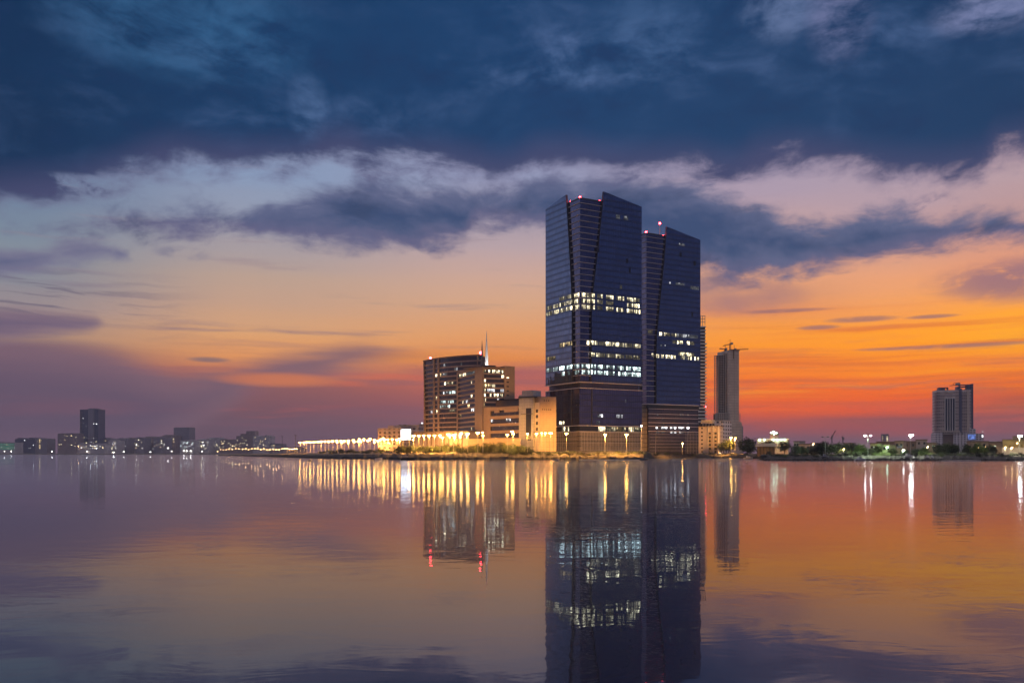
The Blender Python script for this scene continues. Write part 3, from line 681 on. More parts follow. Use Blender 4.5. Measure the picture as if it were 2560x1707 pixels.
zbase = ff.z(CX(420), CY(1040)); hfl = (zt1-zbase)/nfl
for i in range(nfl+2):
    zz = zbase+i*hfl; a_ = 0 if i <= nfl else ff.a(CX(430))
    MB().fbox(ff, a_, ff.w-.05, -15, 0, zz, zz+.42).build('floor_slab', MT['concrete'], root)
for j in range(7):
    a_ = j*(ff.w-.9)/6; MB().fbox(ff, a_, a_+.5, -.9, .06, zbase, zt1+(3 if j > 3 else 0)).build('column', MT['concrete'], root)
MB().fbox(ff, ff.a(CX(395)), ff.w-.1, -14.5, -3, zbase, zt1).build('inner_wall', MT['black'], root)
fl = face(CX(318), 956, CX(506), 947)
for i in range(8):
    zz = fl.z(CX(420), CY(1040))-i*3.7
    MB().fbox(fl, 0 if i > 1 else 6, fl.w, -12, 0, zz-.6, zz).build('floor_slab', MT['concrete'], root)
for j in range(8):
    a_ = 5+j*(fl.w-6)/7; MB().fbox(fl, a_, a_+1.1, -1, .06, 4, fl.z(CX(420), CY(1040))).build('column', MT['concrete_pale'], root)
MB().fbox(fl, 2, fl.w-.5, -12, -3, 4, fl.z(CX(420), CY(1045))).build('inner_wall', MT['stone_dark'], root)
MB().fbox(fc, -2, fc.w+.3, .02, 5, 4, fc.z(CX(550), CY(1135))).build('lower_wall', MT['concrete_pale'], root)
MB().fbox(fc, fc.w+.35, fc.a(CX(646)), -8, 1, 4, fc.z(CX(620), CY(1175))).build('annex', MT['grey_panel'], root)
s = MB(); zt3 = fc.z(CX(630), CY(1045)); zq = fc.z(CX(620), CY(1175))
for x_ in (615, 634): s.tube(fc.pt(fc.a(CX(x_)), -3, zq), fc.pt(fc.a(CX(x_)), -3, zt3), .4, n=4)
for i in range(7): s.tube(fc.pt(fc.a(CX(614)), -3, zq+(zt3-zq)*i/6), fc.pt(fc.a(CX(636)), -3, zq+(zt3-zq)*i/6), .3, n=4)
s.build('hoist_frame', MT['concrete'], root)
def lattice(s, p, q, wd, r=.16, n_=10):
    d = (q-p); up_ = Vector((0, 0, 1)) if abs(d.normalized().z) < .9 else Vector((1, 0, 0))
    sd_ = d.cross(up_).normalized()*wd; uo = d.cross(sd_).normalized()*wd
    c4 = [sd_+uo, sd_-uo, -sd_-uo, -sd_+uo]
    for c in c4: s.tube(p+c, q+c, r, n=4)
    for i in range(n_):
        for j in range(4):
            s.tube(p+d*(i/n_)+c4[j], p+d*((i+1)/n_)+c4[(j+1) % 4], r*.7, n=3, cap=False)
def crane(label, fr_, px_, py0, py1, tip, tail, jib_py_tip, d):
    b = at(px_, d, zat(py0, d)); t = at(px_, d, zat(py1, d))
    rt = thing('tower_crane', b, label, 'crane')
    s = MB(); lattice(s, b, t, .8); s.build('mast', MT['dark_metal'], rt)
    s = MB(); tp = at(tip, d-6, zat(jib_py_tip, d)); lattice(s, t, tp, .5, .13, 14); s.build('jib', MT['dark_metal'], rt)
    s = MB(); tl = at(tail[0], d+2, zat(tail[1], d)); lattice(s, t, tl, .5, .13, 4); s.build('counter_jib', MT['dark_metal'], rt)
    s = MB(); s.box((tl.x, tl.y, tl.z-1.6), 2, 1.6, 2.2); s.build('counterweight', MT['concrete'], rt)
    s = MB(); s.box((t.x+1.1, t.y-1, t.z-.6), 1.6, 1.6, 2.0); s.build('cab', MT['grey_panel'], rt)
    s = MB(); ap = t+Vector((0, 0, 5)); s.tube(t, ap, .3, .15, 4); s.tube(ap, tp, .07, n=3); s.tube(ap, tl, .07, n=3); s.build('apex_stays', MT['dark_metal'], rt)
crane('luffing tower crane on top of the concrete tower with jib angled down to the left', fc, CX(517), CY(396), CY(330), CX(448), (CX(536), CY(318)), CY(356), 966)
crane('small tower crane on the left open frame roof of the concrete tower', ff, CX(466), CY(436), CY(384), CX(408), (CX(474), CY(378)), CY(384), 962)
crane('tower crane with long thin level jib reaching right from the concrete tower top', fc, CX(560), CY(398), CY(388), CX(706), (CX(530), CY(388)), CY(388), 972)

# white apartment block at its foot
root = thing('apartment_block', at(1772, 790, 5), 'cream apartment block with shuttered bays between the glass podium and the concrete tower', 'apartment block')
fa = face(CX(192), 790, CX(408), 782); zt = fa.z(CX(300), CY(1182))
s = MB(); s.fbox(fa, 0, fa.w, -16, 0, 3.5, zt); s.build('wall', MT['flat_white'], root)
for x0, x1 in ((300, 322), (358, 382)):
    bay_ = MB().fbox(fa, fa.a(CX(x0-6)), fa.a(CX(x1+6)), .01, 1.2, 6, zt-1).build('bay', MT['plaster'], root)
    for i in range(5):
        zz = 7.2+i*3.4; s = MB(); s.fbox(fa, fa.a(CX(x0)), fa.a(CX(x1)), 1.21, 1.26, zz, zz+1.7); s.build('window', MT['win_dark'], bay_)
        MB().fbox(fa, fa.a(CX(x0-4)), fa.a(CX(x1+4)), 1.22, 2.2, zz-.7, zz-.5).build('sill', MT['stone_dark'], bay_)
for x_ in (290, 344, 396): MB().fbox(fa, fa.a(CX(x_)), fa.a(CX(x_+6)), .01, 1.6, 4, zt+.6).build('pilaster', MT['white'], root)
MB().fbox(fa, -.4, fa.w+.4, -16.3, .5, zt, zt+.7).build('cornice', MT['stone_dark'], root)
MB().fbox(fa, 1, fa.a(CX(325)), -14, -5, zt+.7, fa.z(CX(300), CY(1108))).build('roof_housing', MT['concrete_pale'], root)
for i in range(5):
    q = fa.pt(2+i*2.7, -2.5, zt+.7); s = MB(); s.tube(q, q+Vector((0, 0, 2.2)), .8, n=8); s.build('water_tank', MT['dark_metal'], root)
win_px(root, fa, CX(315), CX(319), CY(1338), 1.2, 1.3, 'warm', 2)
root = thing('flat_roof_block', at(1796, 840, 5), 'pale flat roofed block directly left of the concrete tower foot', 'building')
fb_ = face(CX(322), 840, CX(440), 832); s = MB(); s.fbox(fb_, 0, fb_.w, -18, 0, 3.5, fb_.z(CX(370), CY(1122))); s.build('wall', MT['far_pale'], root)
MB().fbox(fb_, -.2, fb_.w+.2, -18.2, .2, fb_.z(CX(370), CY(1122)), fb_.z(CX(370), CY(1122))+.6).build('parapet', MT['concrete_pale'], root)

# ------------------------------------------------------------------ harbour-front offices, spires and mall
BX = lambda x_: 1040+x_*.2104
BY = lambda y_: 820+y_*.2104
root = thing('curved_office_building', at(1130, 715, 5), 'brown curved office building with leaning prow, floor bands and red beacons', 'office building')
line = [(1059.5, 742), (1072, 733), (1084, 726), (1100, 719), (1120, 712), (1141, 706), (1165, 701), (1185, 698), (1204, 696)]
tops = [896.5, 897, 898, 896.5, 894.5, 892.6, 891, 890, 889.5]
pts = [at(a, b) for a, b in line]; ztops = [zat(t, b) for (a, b), t in zip(line, tops)]
lean = lambda i, z_: Vector(((-(z_-5)/78*0+(0 if i else (78-(z_-5))/78*2.4)), 0, 0))
frs = [Frame(a, b) for a, b in zip(pts, pts[1:])]
zt = sum(ztops)/len(ztops)
def ring_wall(s, z0, z1, off, m=0):
    for i, fr in enumerate(frs):
        p0 = lambda z_: fr.pt(0, off, z_)+lean(i, z_); p1 = lambda z_: fr.pt(fr.w, off, z_)+lean(i+1, z_)
        s.poly([p0(z0), p1(z0), p1(z1), p0(z1)], m, [(i*9, z0), (i*9+fr.w, z0), (i*9+fr.w, z1), (i*9, z1)])
s = MB(); ring_wall(s, 4, zt-.5, 0)
b0, b1 = frs[0].pt(0, -16, 4), frs[-1].pt(frs[-1].w, -16, 4)
for (pa, pb) in ((pts[-1], b1), (b1, b0), (b0, pts[0]+lean(0, 4))):
    pa, pb = Vector((pa.x, pa.y, 4)), Vector((pb.x, pb.y, 4)); h = Vector((0, 0, zt-4.5)); s.poly([pa, pb, pb+h, pa+h], 1)
s.poly([Vector((p.x, p.y, zt-.5)) for p in pts]+[Vector((b1.x, b1.y, zt-.5)), Vector((b0.x, b0.y, zt-.5))], 1)
s.build('glazing', [MT['office_glass'], MT['stone_dark']], root)
def band(z0, z1, off, mt, name, i0=0, i1=None):
    s = MB()
    for i, fr in list(enumerate(frs))[i0:i1]:
        q = lambda z_: [fr.pt(0, off, z_)+lean(i, z_), fr.pt(fr.w, off, z_)+lean(i+1, z_), fr.pt(fr.w, -.4, z_)+lean(i+1, z_), fr.pt(0, -.4, z_)+lean(i, z_)]
        s.hexa(q(z0), q(z1))
    return s.build(name, mt, root)
zz = 6.0; k = 0
while zz < zt-3:
    band(zz, zz+1.0, .45, MT['stone'], 'floor_band'); zz += 3.72
band(zt-.6, zt+.5, .8, MT['stone_dark'], 'cornice')
def pier(px0, px1, off=.8):
    i = next(i for i in range(len(frs)) if line[i][0] <= px0 < line[i+1][0]); fr = frs[i]
    s = MB(); q = lambda z_: [fr.pt(fr.a(px0), off, z_)+lean(i, z_), fr.pt(fr.a(px1), off, z_)+lean(i+1, z_), fr.pt(fr.a(px1), .01, z_)+lean(i+1, z_), fr.pt(fr.a(px0), .01, z_)+lean(i, z_)]
    s.hexa(q(4), q(zt-.6)); s.build('pier', MT['stone'], root)
for a, b in ((1059.7, 1061.5), (1084.1, 1087), (1095.5, 1098.5), (1193, 1195)): pier(a, b)
for x0, x1, yy, st, br in ((330, 358, 455, 'white', 2), (455, 495, 460, 'white', 1), (233, 266, 560, 'ivory', 3), (285, 302, 568, 'warm', 2), (310, 370, 560, 'white', 1), (336, 356, 655, 'ivory', 3), (375, 455, 652, 'ivory', 1), (470, 484, 696, 'ivory', 3),
        (300, 375, 752, 'white', 1), (385, 470, 748, 'cool', 2), (238, 262, 856, 'ivory', 2), (290, 355, 855, 'cool', 2), (380, 450, 852, 'cool', 2), (286, 355, 950, 'cool', 1), (370, 405, 948, 'cool', 2), (178, 198, 1000, 'white', 2), (230, 255, 1004, 'ivory', 3), (395, 470, 1000, 'ivory', 1), (470, 482, 855, 'ivory', 2), (180, 205, 945, 'white', 0), (530, 548, 398, 'white', 1), (730, 748, 385, 'ivory', 1)):
    px_ = BX((x0+x1)/2); i = next(i for i in range(len(frs)) if line[i][0] <= px_ < line[i+1][0]); fr = frs[i]
    zc = fr.z(px_, BY(yy)); kf = round((zc-6-2.3)/3.72); zc = 6+kf*3.72+2.3
    lit(root, fr, fr.a(BX(x0)), fr.a(BX(x1)), zc-1.1, zc+1.1, .12, st, br, 1.4, .8)
beacon(root, frs[1].pt(1, -1, zt), 1.0); beacon(root, frs[-1].pt(frs[-1].w-1, -1, zt), 1.3)

root = thing('brown_office_block', at(1200, 620, 5), 'brown stone office block with solid corner pier in front of the curved one', 'office building')
fL = face(BX(486), 655, BX(702), 620); fP = face(BX(702), 620, BX(790), 614); fRt = face(BX(790), 614, BX(1050), 619); fS = face(BX(1050), 619, BX(1172), 623)
zt = fP.z(BX(745), BY(470)); zw = zt-1.6
s = MB(); s.fbox(fL, 0, fL.w, -14, -.6, 4, zw); s.build('glazing', MT['office_glass'], root)
s = MB(); s.fbox(fRt, 0, fRt.w, -30, -.6, 4, zw); s.build('glazing', MT['office_glass'], root)
s = MB(); s.fbox(fP, 0, fP.w, -28, .3, 4, zt); s.build('corner_pier', MT['stone'], root)
s = MB(); s.fbox(fS, 0, fS.w, -26, .25, 4, zt+1.4); s.build('side_wall', MT['beige'], root)
nf = 17; hf = (zw-6)/nf
for i in range(nf+1):
    zz = 6+i*hf; hb = 1.05 if i < nf else 1.6
    MB().fbox(fL, 0, fL.w-.02, -.6, 0, zz, zz+hb).build('floor_band', MT['stone'], root)
    MB().fbox(fRt, .02, fRt.w-.02, -.6, 0, zz, zz+hb).build('floor_band', MT['stone'], root)
MB().fbox(fL, 0, 2.6, -.01, .25, 4, zw+1.3).build('pier', MT['stone'], root)
s = MB(); s.fbox(fP, -12, fP.w+1, -20, .9, zt+.02, zt+.7); s.fbox(fRt, 1.1, fRt.w, -20, .6, zt+.03, zt+.6); s.build('cornice', MT['stone_dark'], root)
zr = fRt.z(BX(850), BY(436)); s = MB(); s.fbox(fRt, 0, fRt.a(BX(962)), -16, -3, zt+.75, zr); s.build('penthouse', MT['dark_metal'], root)
def snap(zc): return 6+round((zc-6-1.05-hf*.32)/hf)*hf+1.05+(hf-1.05)/2
for x0, x1, yy, st, br in ((508, 545, 555, 'ivory', 2), (548, 586, 548, 'ivory', 3), (590, 690, 530, 'white', 0), (800, 835, 522, 'ivory', 1), (860, 905, 525, 'ivory', 3), (908, 945, 525, 'ivory', 3), (955, 998, 528, 'ivory', 3), (1004, 1040, 528, 'ivory', 1), (1018, 1048, 592, 'ivory', 3), (793, 832, 635, 'ivory', 3),
        (800, 840, 688, 'warm', 2), (855, 905, 688, 'warm', 1), (908, 945, 690, 'ivory', 1), (797, 832, 742, 'ivory', 2), (850, 890, 740, 'white', 2), (895, 940, 742, 'white', 2), (1005, 1046, 748, 'white', 2), (795, 830, 795, 'ivory', 2), (878, 902, 795, 'ivory', 3), (928, 948, 797, 'ivory', 3), (960, 985, 797, 'ivory', 3), (1000, 1036, 797, 'ivory', 2), (820, 835, 845, 'ivory', 3), (965, 990, 842, 'white', 2), (800, 820, 895, 'warm', 1)):
    fr = fL if x1 < 700 else fRt; zc = snap(fr.z(BX((x0+x1)/2), BY(yy)))
    lit(root, fr, fr.a(BX(x0)), fr.a(BX(x1)), zc-1.0, zc+1.0, -.5, st, br, 1.2, .9)
for x0, x1, yy, st, br in ((640, 660, 795, 'ivory', 3), (584, 608, 858, 'white', 2), (545, 560, 865, 'ivory', 1), (608, 628, 905, 'warm', 3), (650, 680, 950, 'white', 3), (690, 703, 950, 'white', 2), (512, 530, 1020, 'warm', 1), (640, 655, 640, 'ivory', 1), (640, 668, 1205, 'ivory', 2), (690, 702, 640, 'white', 1)):
    zc = snap(fL.z(BX((x0+x1)/2), BY(yy))); lit(root, fL, fL.a(BX(x0)), fL.a(BX(x1)), zc-1.0, zc+1.0, -.5, st, br, 1.2, 1)
for yy in (592, 642, 694, 746, 798): zc = fS.z(BX(1088), BY(yy)); MB().fbox(fS, fS.a(BX(1074)), fS.a(BX(1102)), .26, .3, zc-.4, zc+.4).build('slot_window', MT['win_dark'], root)
lit(root, fS, fS.a(BX(1072)), fS.a(BX(1104)), fS.z(BX(1088), BY(592))-.3, fS.z(BX(1088), BY(592))+.35, .33, 'ivory', 2, 3, 1)
# sail spires
for lab, xb0, xb1, yb, xt, yt, d, m_ in (('shorter grey sail spire behind the red beacon on the office roof', 762, 808, 430, 785, 148, 690, 'grey_panel'), ('taller white floodlit sail spire above the brown office block', 816, 862, 432, 838, 38, 680, 'white')):
    rt = thing('spire', at(BX((xb0+xb1)/2), d, 5), lab, 'spire')
    zb_, zt_ = 58, zat(BY(yt), d); wb = (xb1-xb0)*.2104/F*d; s = MB(); c = at(BX((xb0+xb1)/2), d); xo = (xt-(xb0+xb1)/2)*.2104/F*d
    rings = []
    for i in range(13):
        t = i/12; wd = wb*(1-t**1.5)*.5+.08; z_ = zb_+(zt_-zb_)*t; cx = c.x+xo*t
        rings.append([Vector((cx-wd, c.y, z_)), Vector((cx, c.y-wd*.7, z_)), Vector((cx+wd, c.y, z_)), Vector((cx, c.y+wd*.9, z_))])
    for a, b in zip(rings, rings[1:]):
        for j in range(4): s.poly([a[j], a[(j+1) % 4], b[(j+1) % 4], b[j]])
    s.build('sail', MT[m_], rt)
    s = MB(); s.tube(Vector((c.x, c.y, 5)), Vector((c.x, c.y, zb_)), wb*.42, n=8); s.build('shaft', MT['concrete'], rt)
    if m_ == 'white':
        s = MB(); s.box((c.x+1.2, c.y-4.5, 63), .9, .6, .5, 0); s.tube((c.x+1.2, c.y-4.5, 50), (c.x+1.2, c.y-4.5, 63), .15); s.build('floodlight', MT['dark_metal'], rt)
        L = bpy.data.lights.new('floodlight_beam', 'SPOT'); L.energy = 30000; L.color = (.95, .98, 1); L.spot_size = R(70); L.spot_blend = .5; L.shadow_soft_size = .3
        lo = bpy.data.objects.new('floodlight_beam', L); COL.objects.link(lo); lo.parent = rt; lo.location = Vector((c.x+1.2, c.y-5.0, 63.8))-rt.location
        lo.rotation_euler = Vector((-.10, .33, 1)).to_track_quat('-Z', 'Y').to_euler()

root = thing('mall_building', at(1255, 590, 5), 'low beige mall building with grey glazed strips between the office block and grey stair tower', 'mall')
fM = face(1209, 596, 1297.5, 566); zt = fM.z(1209, 1020)
s = MB(); s.fbox(fM, .5, fM.w, -30, -.8, 3.5, zt-.6); s.build('glazing', MT['office_glass'], root)
aw = fM.a(1225)
MB().fbox(fM, 0, aw, -31, 0, 3.5, zt+.2).build('end_wall', MT['beige'], root)
bands = [(28.6, 32.2), (23.6, 26.6), (18.9, 21.8), (14.0, 17.0)]; edges_ = [3.5]+[q for b in bands[::-1] for q in b]+[zt]
for i in range(0, len(edges_), 2): MB().fbox(fM, aw+.01, fM.w, -.79, 0, edges_[i], edges_[i+1]).build('spandrel', MT['beige'], root)
for x0, x1 in ((1237, 1249), (1262, 1297)): MB().fbox(fM, fM.a(x0), fM.a(x1), .01, .5, 30.7, 33.2).build('raised_panel', MT['beige'], root)
for x0, x1, yy, st, br in ((881, 905, 1098, 'white', 3), (1060, 1085, 1084, 'white', 3), (1088, 1116, 1084, 'white', 2), (975, 990, 1152, 'white', 2), (1090, 1140, 1140, 'white', 2), (1000, 1050, 1150, 'white', 0), (1165, 1180, 1138, 'white', 3)):
    zc = fM.z(BX((x0+x1)/2), BY(yy)); lit(root, fM, fM.a(BX(x0)), fM.a(BX(x1)), zc-.95, zc+.95, -.7, st, br, 1.3, 1)
fU = face(BX(838), 625, BX(1222), 600); MB().fbox(fU, 0, fU.w, -12, 0, 30, fU.z(BX(1000), BY(860))).build('upper_storey', MT['stone_dark'], root)
MB().fbox(fU, -.5, fU.w+.5, -12.5, .6, fU.z(BX(1000), BY(860)), fU.z(BX(1000), BY(852))).build('roof_edge', MT['black'], root)
root = thing('grey_stair_tower', at(1318, 556, 5), 'grey panelled stair tower with a dark glazed strip, left of the beige windowed block', 'building')
fG = face(1305, 558, 1332, 553); zt = fG.z(1318, 976)
MB().fbox(fG, 0, fG.w, -9, 0, 3.5, zt).build('shaft', MT['grey_panel'], root)
MB().fbox(fG, fG.a(1296.5), -.02, -10, -.4, 3.5, fG.z(1300, 987)).build('side_wing', MT['grey_panel'], root)
MB().fbox(fG, fG.a(1296), fG.a(1336), -8, .35, fG.z(1318, 994), fG.z(1318, 991)).build('ledge', MT['dark_metal'], root)
MB().fbox(fG, fG.a(1315), fG.a(1328), .01, .12, fG.z(1320, 1100), fG.z(1320, 1020)).build('window', MT['win_dark'], root)
MB().fbox(fG, fG.a(1304), fG.a(1334), .36, .9, fG.z(1318, 1035), fG.z(1318, 1033.6)).build('ledge', MT['dark_metal'], root)
root = thing('beige_windowed_block', at(1362, 556, 5), 'beige panelled block with rows of square openings beside the taller glass tower', 'building')
fB = face(1332.5, 556, 1349, 551); fC = face(1349, 551, 1390.5, 556); zt = fC.z(1370, 991.5)
MB().fbox(fB, 0, fB.w-.02, -12, 0, 3.5, fB.z(1340, 1006)).build('stair_bay', MT['plaster'], root)
MB().fbox(fB, fB.a(1336), fB.w-.02, -12, -.3, fB.z(1340, 1006)+.01, zt-.5).build('upper_wall', MT['stone_dark'], root)
MB().fbox(fC, 0, fC.w, -22, 0, 3.5, zt).build('wall', MT['beige'], root)
for yy in (985, 1050, 1130, 1200): zc = fB.z(1342, BY(yy)); MB().fbox(fB, fB.a(1340), fB.a(1345), .01, .08, zc-1, zc+1).build('window', MT['win_dark'], root)
for x_ in (1525, 1550, 1576): zc = fC.z(1365, BY(861)); a_ = fC.a(BX(x_)); MB().fbox(fC, a_-.35, a_+.35, .01, .06, zc-.35, zc+.35).build('vent', MT['black'], root)
for x_ in (1502, 1526, 1550, 1576, 1600): zc = fC.z(1365, BY(967)); a_ = fC.a(BX(x_)); MB().fbox(fC, a_-.35, a_+.35, .01, .06, zc-.35, zc+.35).build('vent', MT['black'], root)
s = MB()
for i in range(5): s.tube(fC.pt(-6, 2.5, 5+i*3), fC.pt(fC.w+3, 2.5, 5+i*3), .06, n=4)
for i in range(8): s.tube(fC.pt(-6+i*2.9, 2.5, 4), fC.pt(-6+i*2.9, 2.5, 18), .06, n=4)
tag(s.build('scaffold', MT['dark_metal'], None, loc=fC.pt(0, 2.5, 4)), 'dark tube scaffold standing in front of the beige block foot', 'scaffold')
# long low arcade under the offices
root = thing('shopping_arcade', at(1100, 625, 5), 'long low cream arcade lit orange at the foot of the curved office building', 'arcade')
fA = face(1034, 640, 1172, 606); zt = fA.z(1100, 1081)
MB().fbox(fA, 0, fA.w, -9, 0, 3.5, zt).build('wall', MT['plaster'], root)
MB().fbox(fA, -.5, fA.w+.3, -9.3, .9, zt, zt+.8).build('roof_edge', MT['stone'], root)
for i in range(12):
    a_ = 1+i*(fA.w-3)/12; MB().fbox(fA, a_, a_+.7, .01, .5, 3.5, zt-.02).build('pilaster', MT['beige'], root)
for x0 in (1120, 1133, 1146, 1158): lit(root, fA, fA.a(x0), fA.a(x0+10), zt-4.2, zt-.8, .08, 'ivory', 3, 1.1, 1)
# wall in front of the mall
fW = face(1170, 560, 1300, 545)
tag(MB().fbox(fW, 0, fW.w, -.4, 0, 3.5, fW.z(1240, 1098)).fbox(fW, -.1, fW.w+.1, -.5, .1, fW.z(1240, 1098)+.003, fW.z(1240, 1098)+.4).build('boundary_wall', MT['stone'], None, loc=fW.pt(0, 0, 3.5)), 'plain cream boundary wall glowing orange in front of the mall', 'wall')

# buildings and screen behind the lamp row
def simple_block(name, label, cat, px0, d0, px1, d1, py, m_, depth=16, roof=None, group=None, housing=None, wins=(), z0=3.2, cornice='concrete'):
    fr = face(px0, d0, px1, d1); rt = thing(name, fr.pt(fr.w/2, -depth/2, z0), label, cat, group)
    zt = fr.z((px0+px1)/2, py)
    MB().fbox(fr, 0, fr.w, -depth, 0, z0-.5, zt).build('wall', MT[m_], rt)
    if cornice: MB().fbox(fr, -.3, fr.w+.3, -depth-.3, .3, zt, zt+.7).build('parapet', MT[cornice], rt)
    for h in housing or ():
        x0, x1, yy = h; MB().fbox(fr, fr.a(x0), fr.a(x1), -depth*.8, -1.5, zt+.6, fr.z((x0+x1)/2, yy)).build('roof_housing', MT[m_], rt)
    for wn in wins:
        x0, x1, yy, hp, st, br = wn; zc = fr.z((x0+x1)/2, yy); hh = hp/F*d0/2
        lit(rt, fr, fr.a(x0), fr.a(x1), zc-hh, zc+hh, .05, st, br, 99, 1, far=d0 > 2000)
    return rt, fr, zt
DX = lambda x_: 720+x_*.2636
DY = lambda y_: 1020+y_*.2636
simple_block('flat_block', 'stepped grey brown block left of the glowing white screen', 'building', DX(852), 805, DX(1070), 795, DY(197), 'far_brown', housing=((DX(938), DX(1000), DY(166)), (DX(880), DX(930), DY(190))), wins=((DX(905), DX(985), DY(222), 1.2, 'warm', 0), (DX(905), DX(985), DY(245), 1.2, 'warm', 0)))
simple_block('flat_block', 'grey block behind and right of the glowing white screen', 'building', DX(1030), 835, DX(1240), 828, DY(168), 'far_grey', housing=((DX(1040), DX(1140), DY(155)), (DX(1180), DX(1210), DY(160))), wins=((DX(1175), DX(1182), DY(215), 5, 'white', 1), (DX(1250-40), DX(1255-40), DY(215), 4, 'white', 1)))
simple_block('flat_block', 'grey stepped block touching left side of the curved office building', 'building', DX(1236), 850, DX(1320), 845, DY(155), 'far_grey', housing=((DX(1270), DX(1310), DY(138)),), wins=((DX(1266), DX(1278), DY(142), 2.5, 'white', 3), (DX(1250), DX(1300), DY(192), 1.6, 'white', 1)))
rt = thing('billboard', at(1015, 705, 4), 'glowing blank white billboard screen rising above the lamp row', 'billboard'); fS_ = face(DX(1072), 705, DX(1164), 700)
MB().fbox(fS_, 0, fS_.w, .02, .08, fS_.z(1015, DY(298)), fS_.z(1015, DY(202))).build('screen', MT['screen'], rt)
MB().fbox(fS_, -.4, fS_.w+.4, -1, .01, fS_.z(1015, DY(302)), fS_.z(1015, DY(198))).build('frame', MT['dark_metal'], rt)
for a_ in (1.5, fS_.w-1.5): MB().tube(fS_.pt(a_, -.5, 3), fS_.pt(a_, -.5, fS_.z(1015, DY(302))), .35).build('post', MT['dark_metal'], rt)

# ------------------------------------------------------------------ far shore, left
EX = lambda x_: x_*.3061
EY = lambda y_: 1000+y_*.3061
def far(px0, px1, py, d, m_, label, nlit=8, style=('ivory', 'warm', 'white'), housing=(), lo=1122, bright=(1, 2, 2, 3), group='far shore buildings', name='far_building', ws=1.1):
    rr = random.Random(int(px0*7+py)); ws_ = []
    if not housing and px1-px0 > 20 and nlit: housing = [(px0+(px1-px0)*f_, px0+(px1-px0)*(f_+rr.uniform(.1, .25)), py-rr.uniform(1.2, 3.2)) for f_ in (rr.uniform(.05, .3), rr.uniform(.5, .75))]
    for i in range(int(nlit*1.8)):
        x_ = rr.uniform(px0+1.5, px1-1.5); yy = rr.uniform(py+3, lo)
        ws_.append((x_-ws*rr.uniform(.4, .9), x_+ws*rr.uniform(.4, .9), yy, rr.uniform(.8, 1.4), rr.choice(style), rr.choice(bright)))
    return simple_block(name, label, 'building', px0, d, px1, d-15, py, m_, 40, group=None, housing=housing, wins=ws_)
rt, fr, zt = far(-6, 38, 1106, 3260, 'far_pale', 'green lit car park building at the far left edge of the photo', 4)
for i, yy in enumerate((1110, 1114, 1118, 1122)):
    zc = fr.z(15, yy); MB().fbox(fr, fr.a(0), fr.a(36), .1, .5, zc-.9, zc+.9).build('lit_deck', MT['green_light'], rt)
far(37, 88, 1097, 3400, 'far_blue', 'dark slab block right behind the green lit car park', 3)
rt, fr, zt = far(89, 118, 1097, 3330, 'far_grey', 'dark block with a bright vertical stair light, right of the slab', 2)
for i in range(7): zc = fr.z(99, 1099+i*3.4); lit(rt, fr, fr.a(97.5), fr.a(101), zc-1.5, zc+1.5, .1, 'warm', 2, 99, 1)
far(144, 192, 1084, 3300, 'far_brown', 'brown mid rise block just left of the far tall tower', 9, ('warm', 'ivory'), housing=((150, 190, 1082.5),))
rt, fr, zt = far(200, 246, 1023.5, 3350, 'far_blue', 'tall dark blue twin slab tower alone on the far left shore', 6, ('white',), lo=1075, housing=((221, 237, 1020.5),))
MB().fbox(fr, fr.a(223), fr.a(236), .02, 6, 3, zt+3).build('centre_slab', MT['far_grey'], rt)
for i in range(26): MB().fbox(fr, fr.a(199.6), fr.a(206), .01, 3, 30+i*5.2, 31.2+i*5.2).build('balcony', MT['concrete'], rt)
for i in range(7):
    for yy in (1095, 1106): win_px(rt, fr, 203+i*6, 205+i*6, yy+rnd.uniform(-2, 2), 2.2, 6.1, rnd.choice(('white', 'ivory')), 2, 99)
for x0 in (233, 236.5, 240): win_px(rt, fr, x0, x0+1.8, EY(193), 2, 6.1, 'white', 3, 99)
far(434, 473, 1068.5, 3420, 'far_grey', 'plain dark square tower on the far shore behind the white block', 0, housing=())
mids = [(193, 262, 1110, 3200, 'far_pale', 26), (246, 272, 1096, 3380, 'far_grey', 7), (270, 292, 1101, 3290, 'far_pale', 10), (290, 316, 1097, 3330, 'far_grey', 9), (314, 338, 1096, 3400, 'far_brown', 8), (336, 360, 1095, 3310, 'far_grey', 8), (358, 386, 1093, 3360, 'far_brown', 9), (384, 412, 1094, 3320, 'far_grey', 9), (404, 438, 1089, 3390, 'far_brown', 12)]
names = ['low bright row of shops under the far tall tower', 'grey block touching the right side of far tall tower', 'pale block second right of far tall tower', 'grey block third right of far tall tower', 'brown block fourth right of far tall tower', 'grey block fifth right of far tall tower', 'brown block with dark roof sixth right of far tall tower', 'grey block seventh right of far tall tower', 'brown dome roofed block touching left of plain dark tower']
for (a, b, c, d, m_, nl), nm in zip(mids, names): far(a, b, c, d, m_, nm, nl, housing=((a+6, b-8, c-2.5),))
far(450, 485, 1101, 3230, 'far_pale', 'white floodlit apartment block in front of the plain dark far tower', 22, ('white', 'cool'), bright=(1, 1, 2))
far(493, 522, 1099, 3260, 'far_pale', 'pale apartment block right of the white floodlit one', 16, ('white', 'ivory'))
far(518, 552, 1096, 3290, 'far_pale', 'wide pale apartment block midway to the brown stepped one', 16, ('white', 'ivory'), housing=((523, 548, 1093.5),))
far(550, 594, 1099, 3240, 'far_brown', 'low brown block left of the brown stepped building', 14, ('ivory', 'warm'))
far(591, 640, 1090, 3150, 'far_brown', 'brown stepped building with tall roof tower on the far shore', 12, ('warm', 'ivory'), housing=((600, 618, 1084), (615, 636, 1077)))
far(632, 673, 1090, 3120, 'far_pale', 'beige block joined to right of the brown stepped building', 12, ('warm', 'ivory'))
far(673, 700, 1110, 3100, 'far_grey', 'low grey block right end of the far shore row', 5)
far(715, 745, 1119, 2400, 'far_grey', 'low dark block where far shore meets the lamp row', 4)

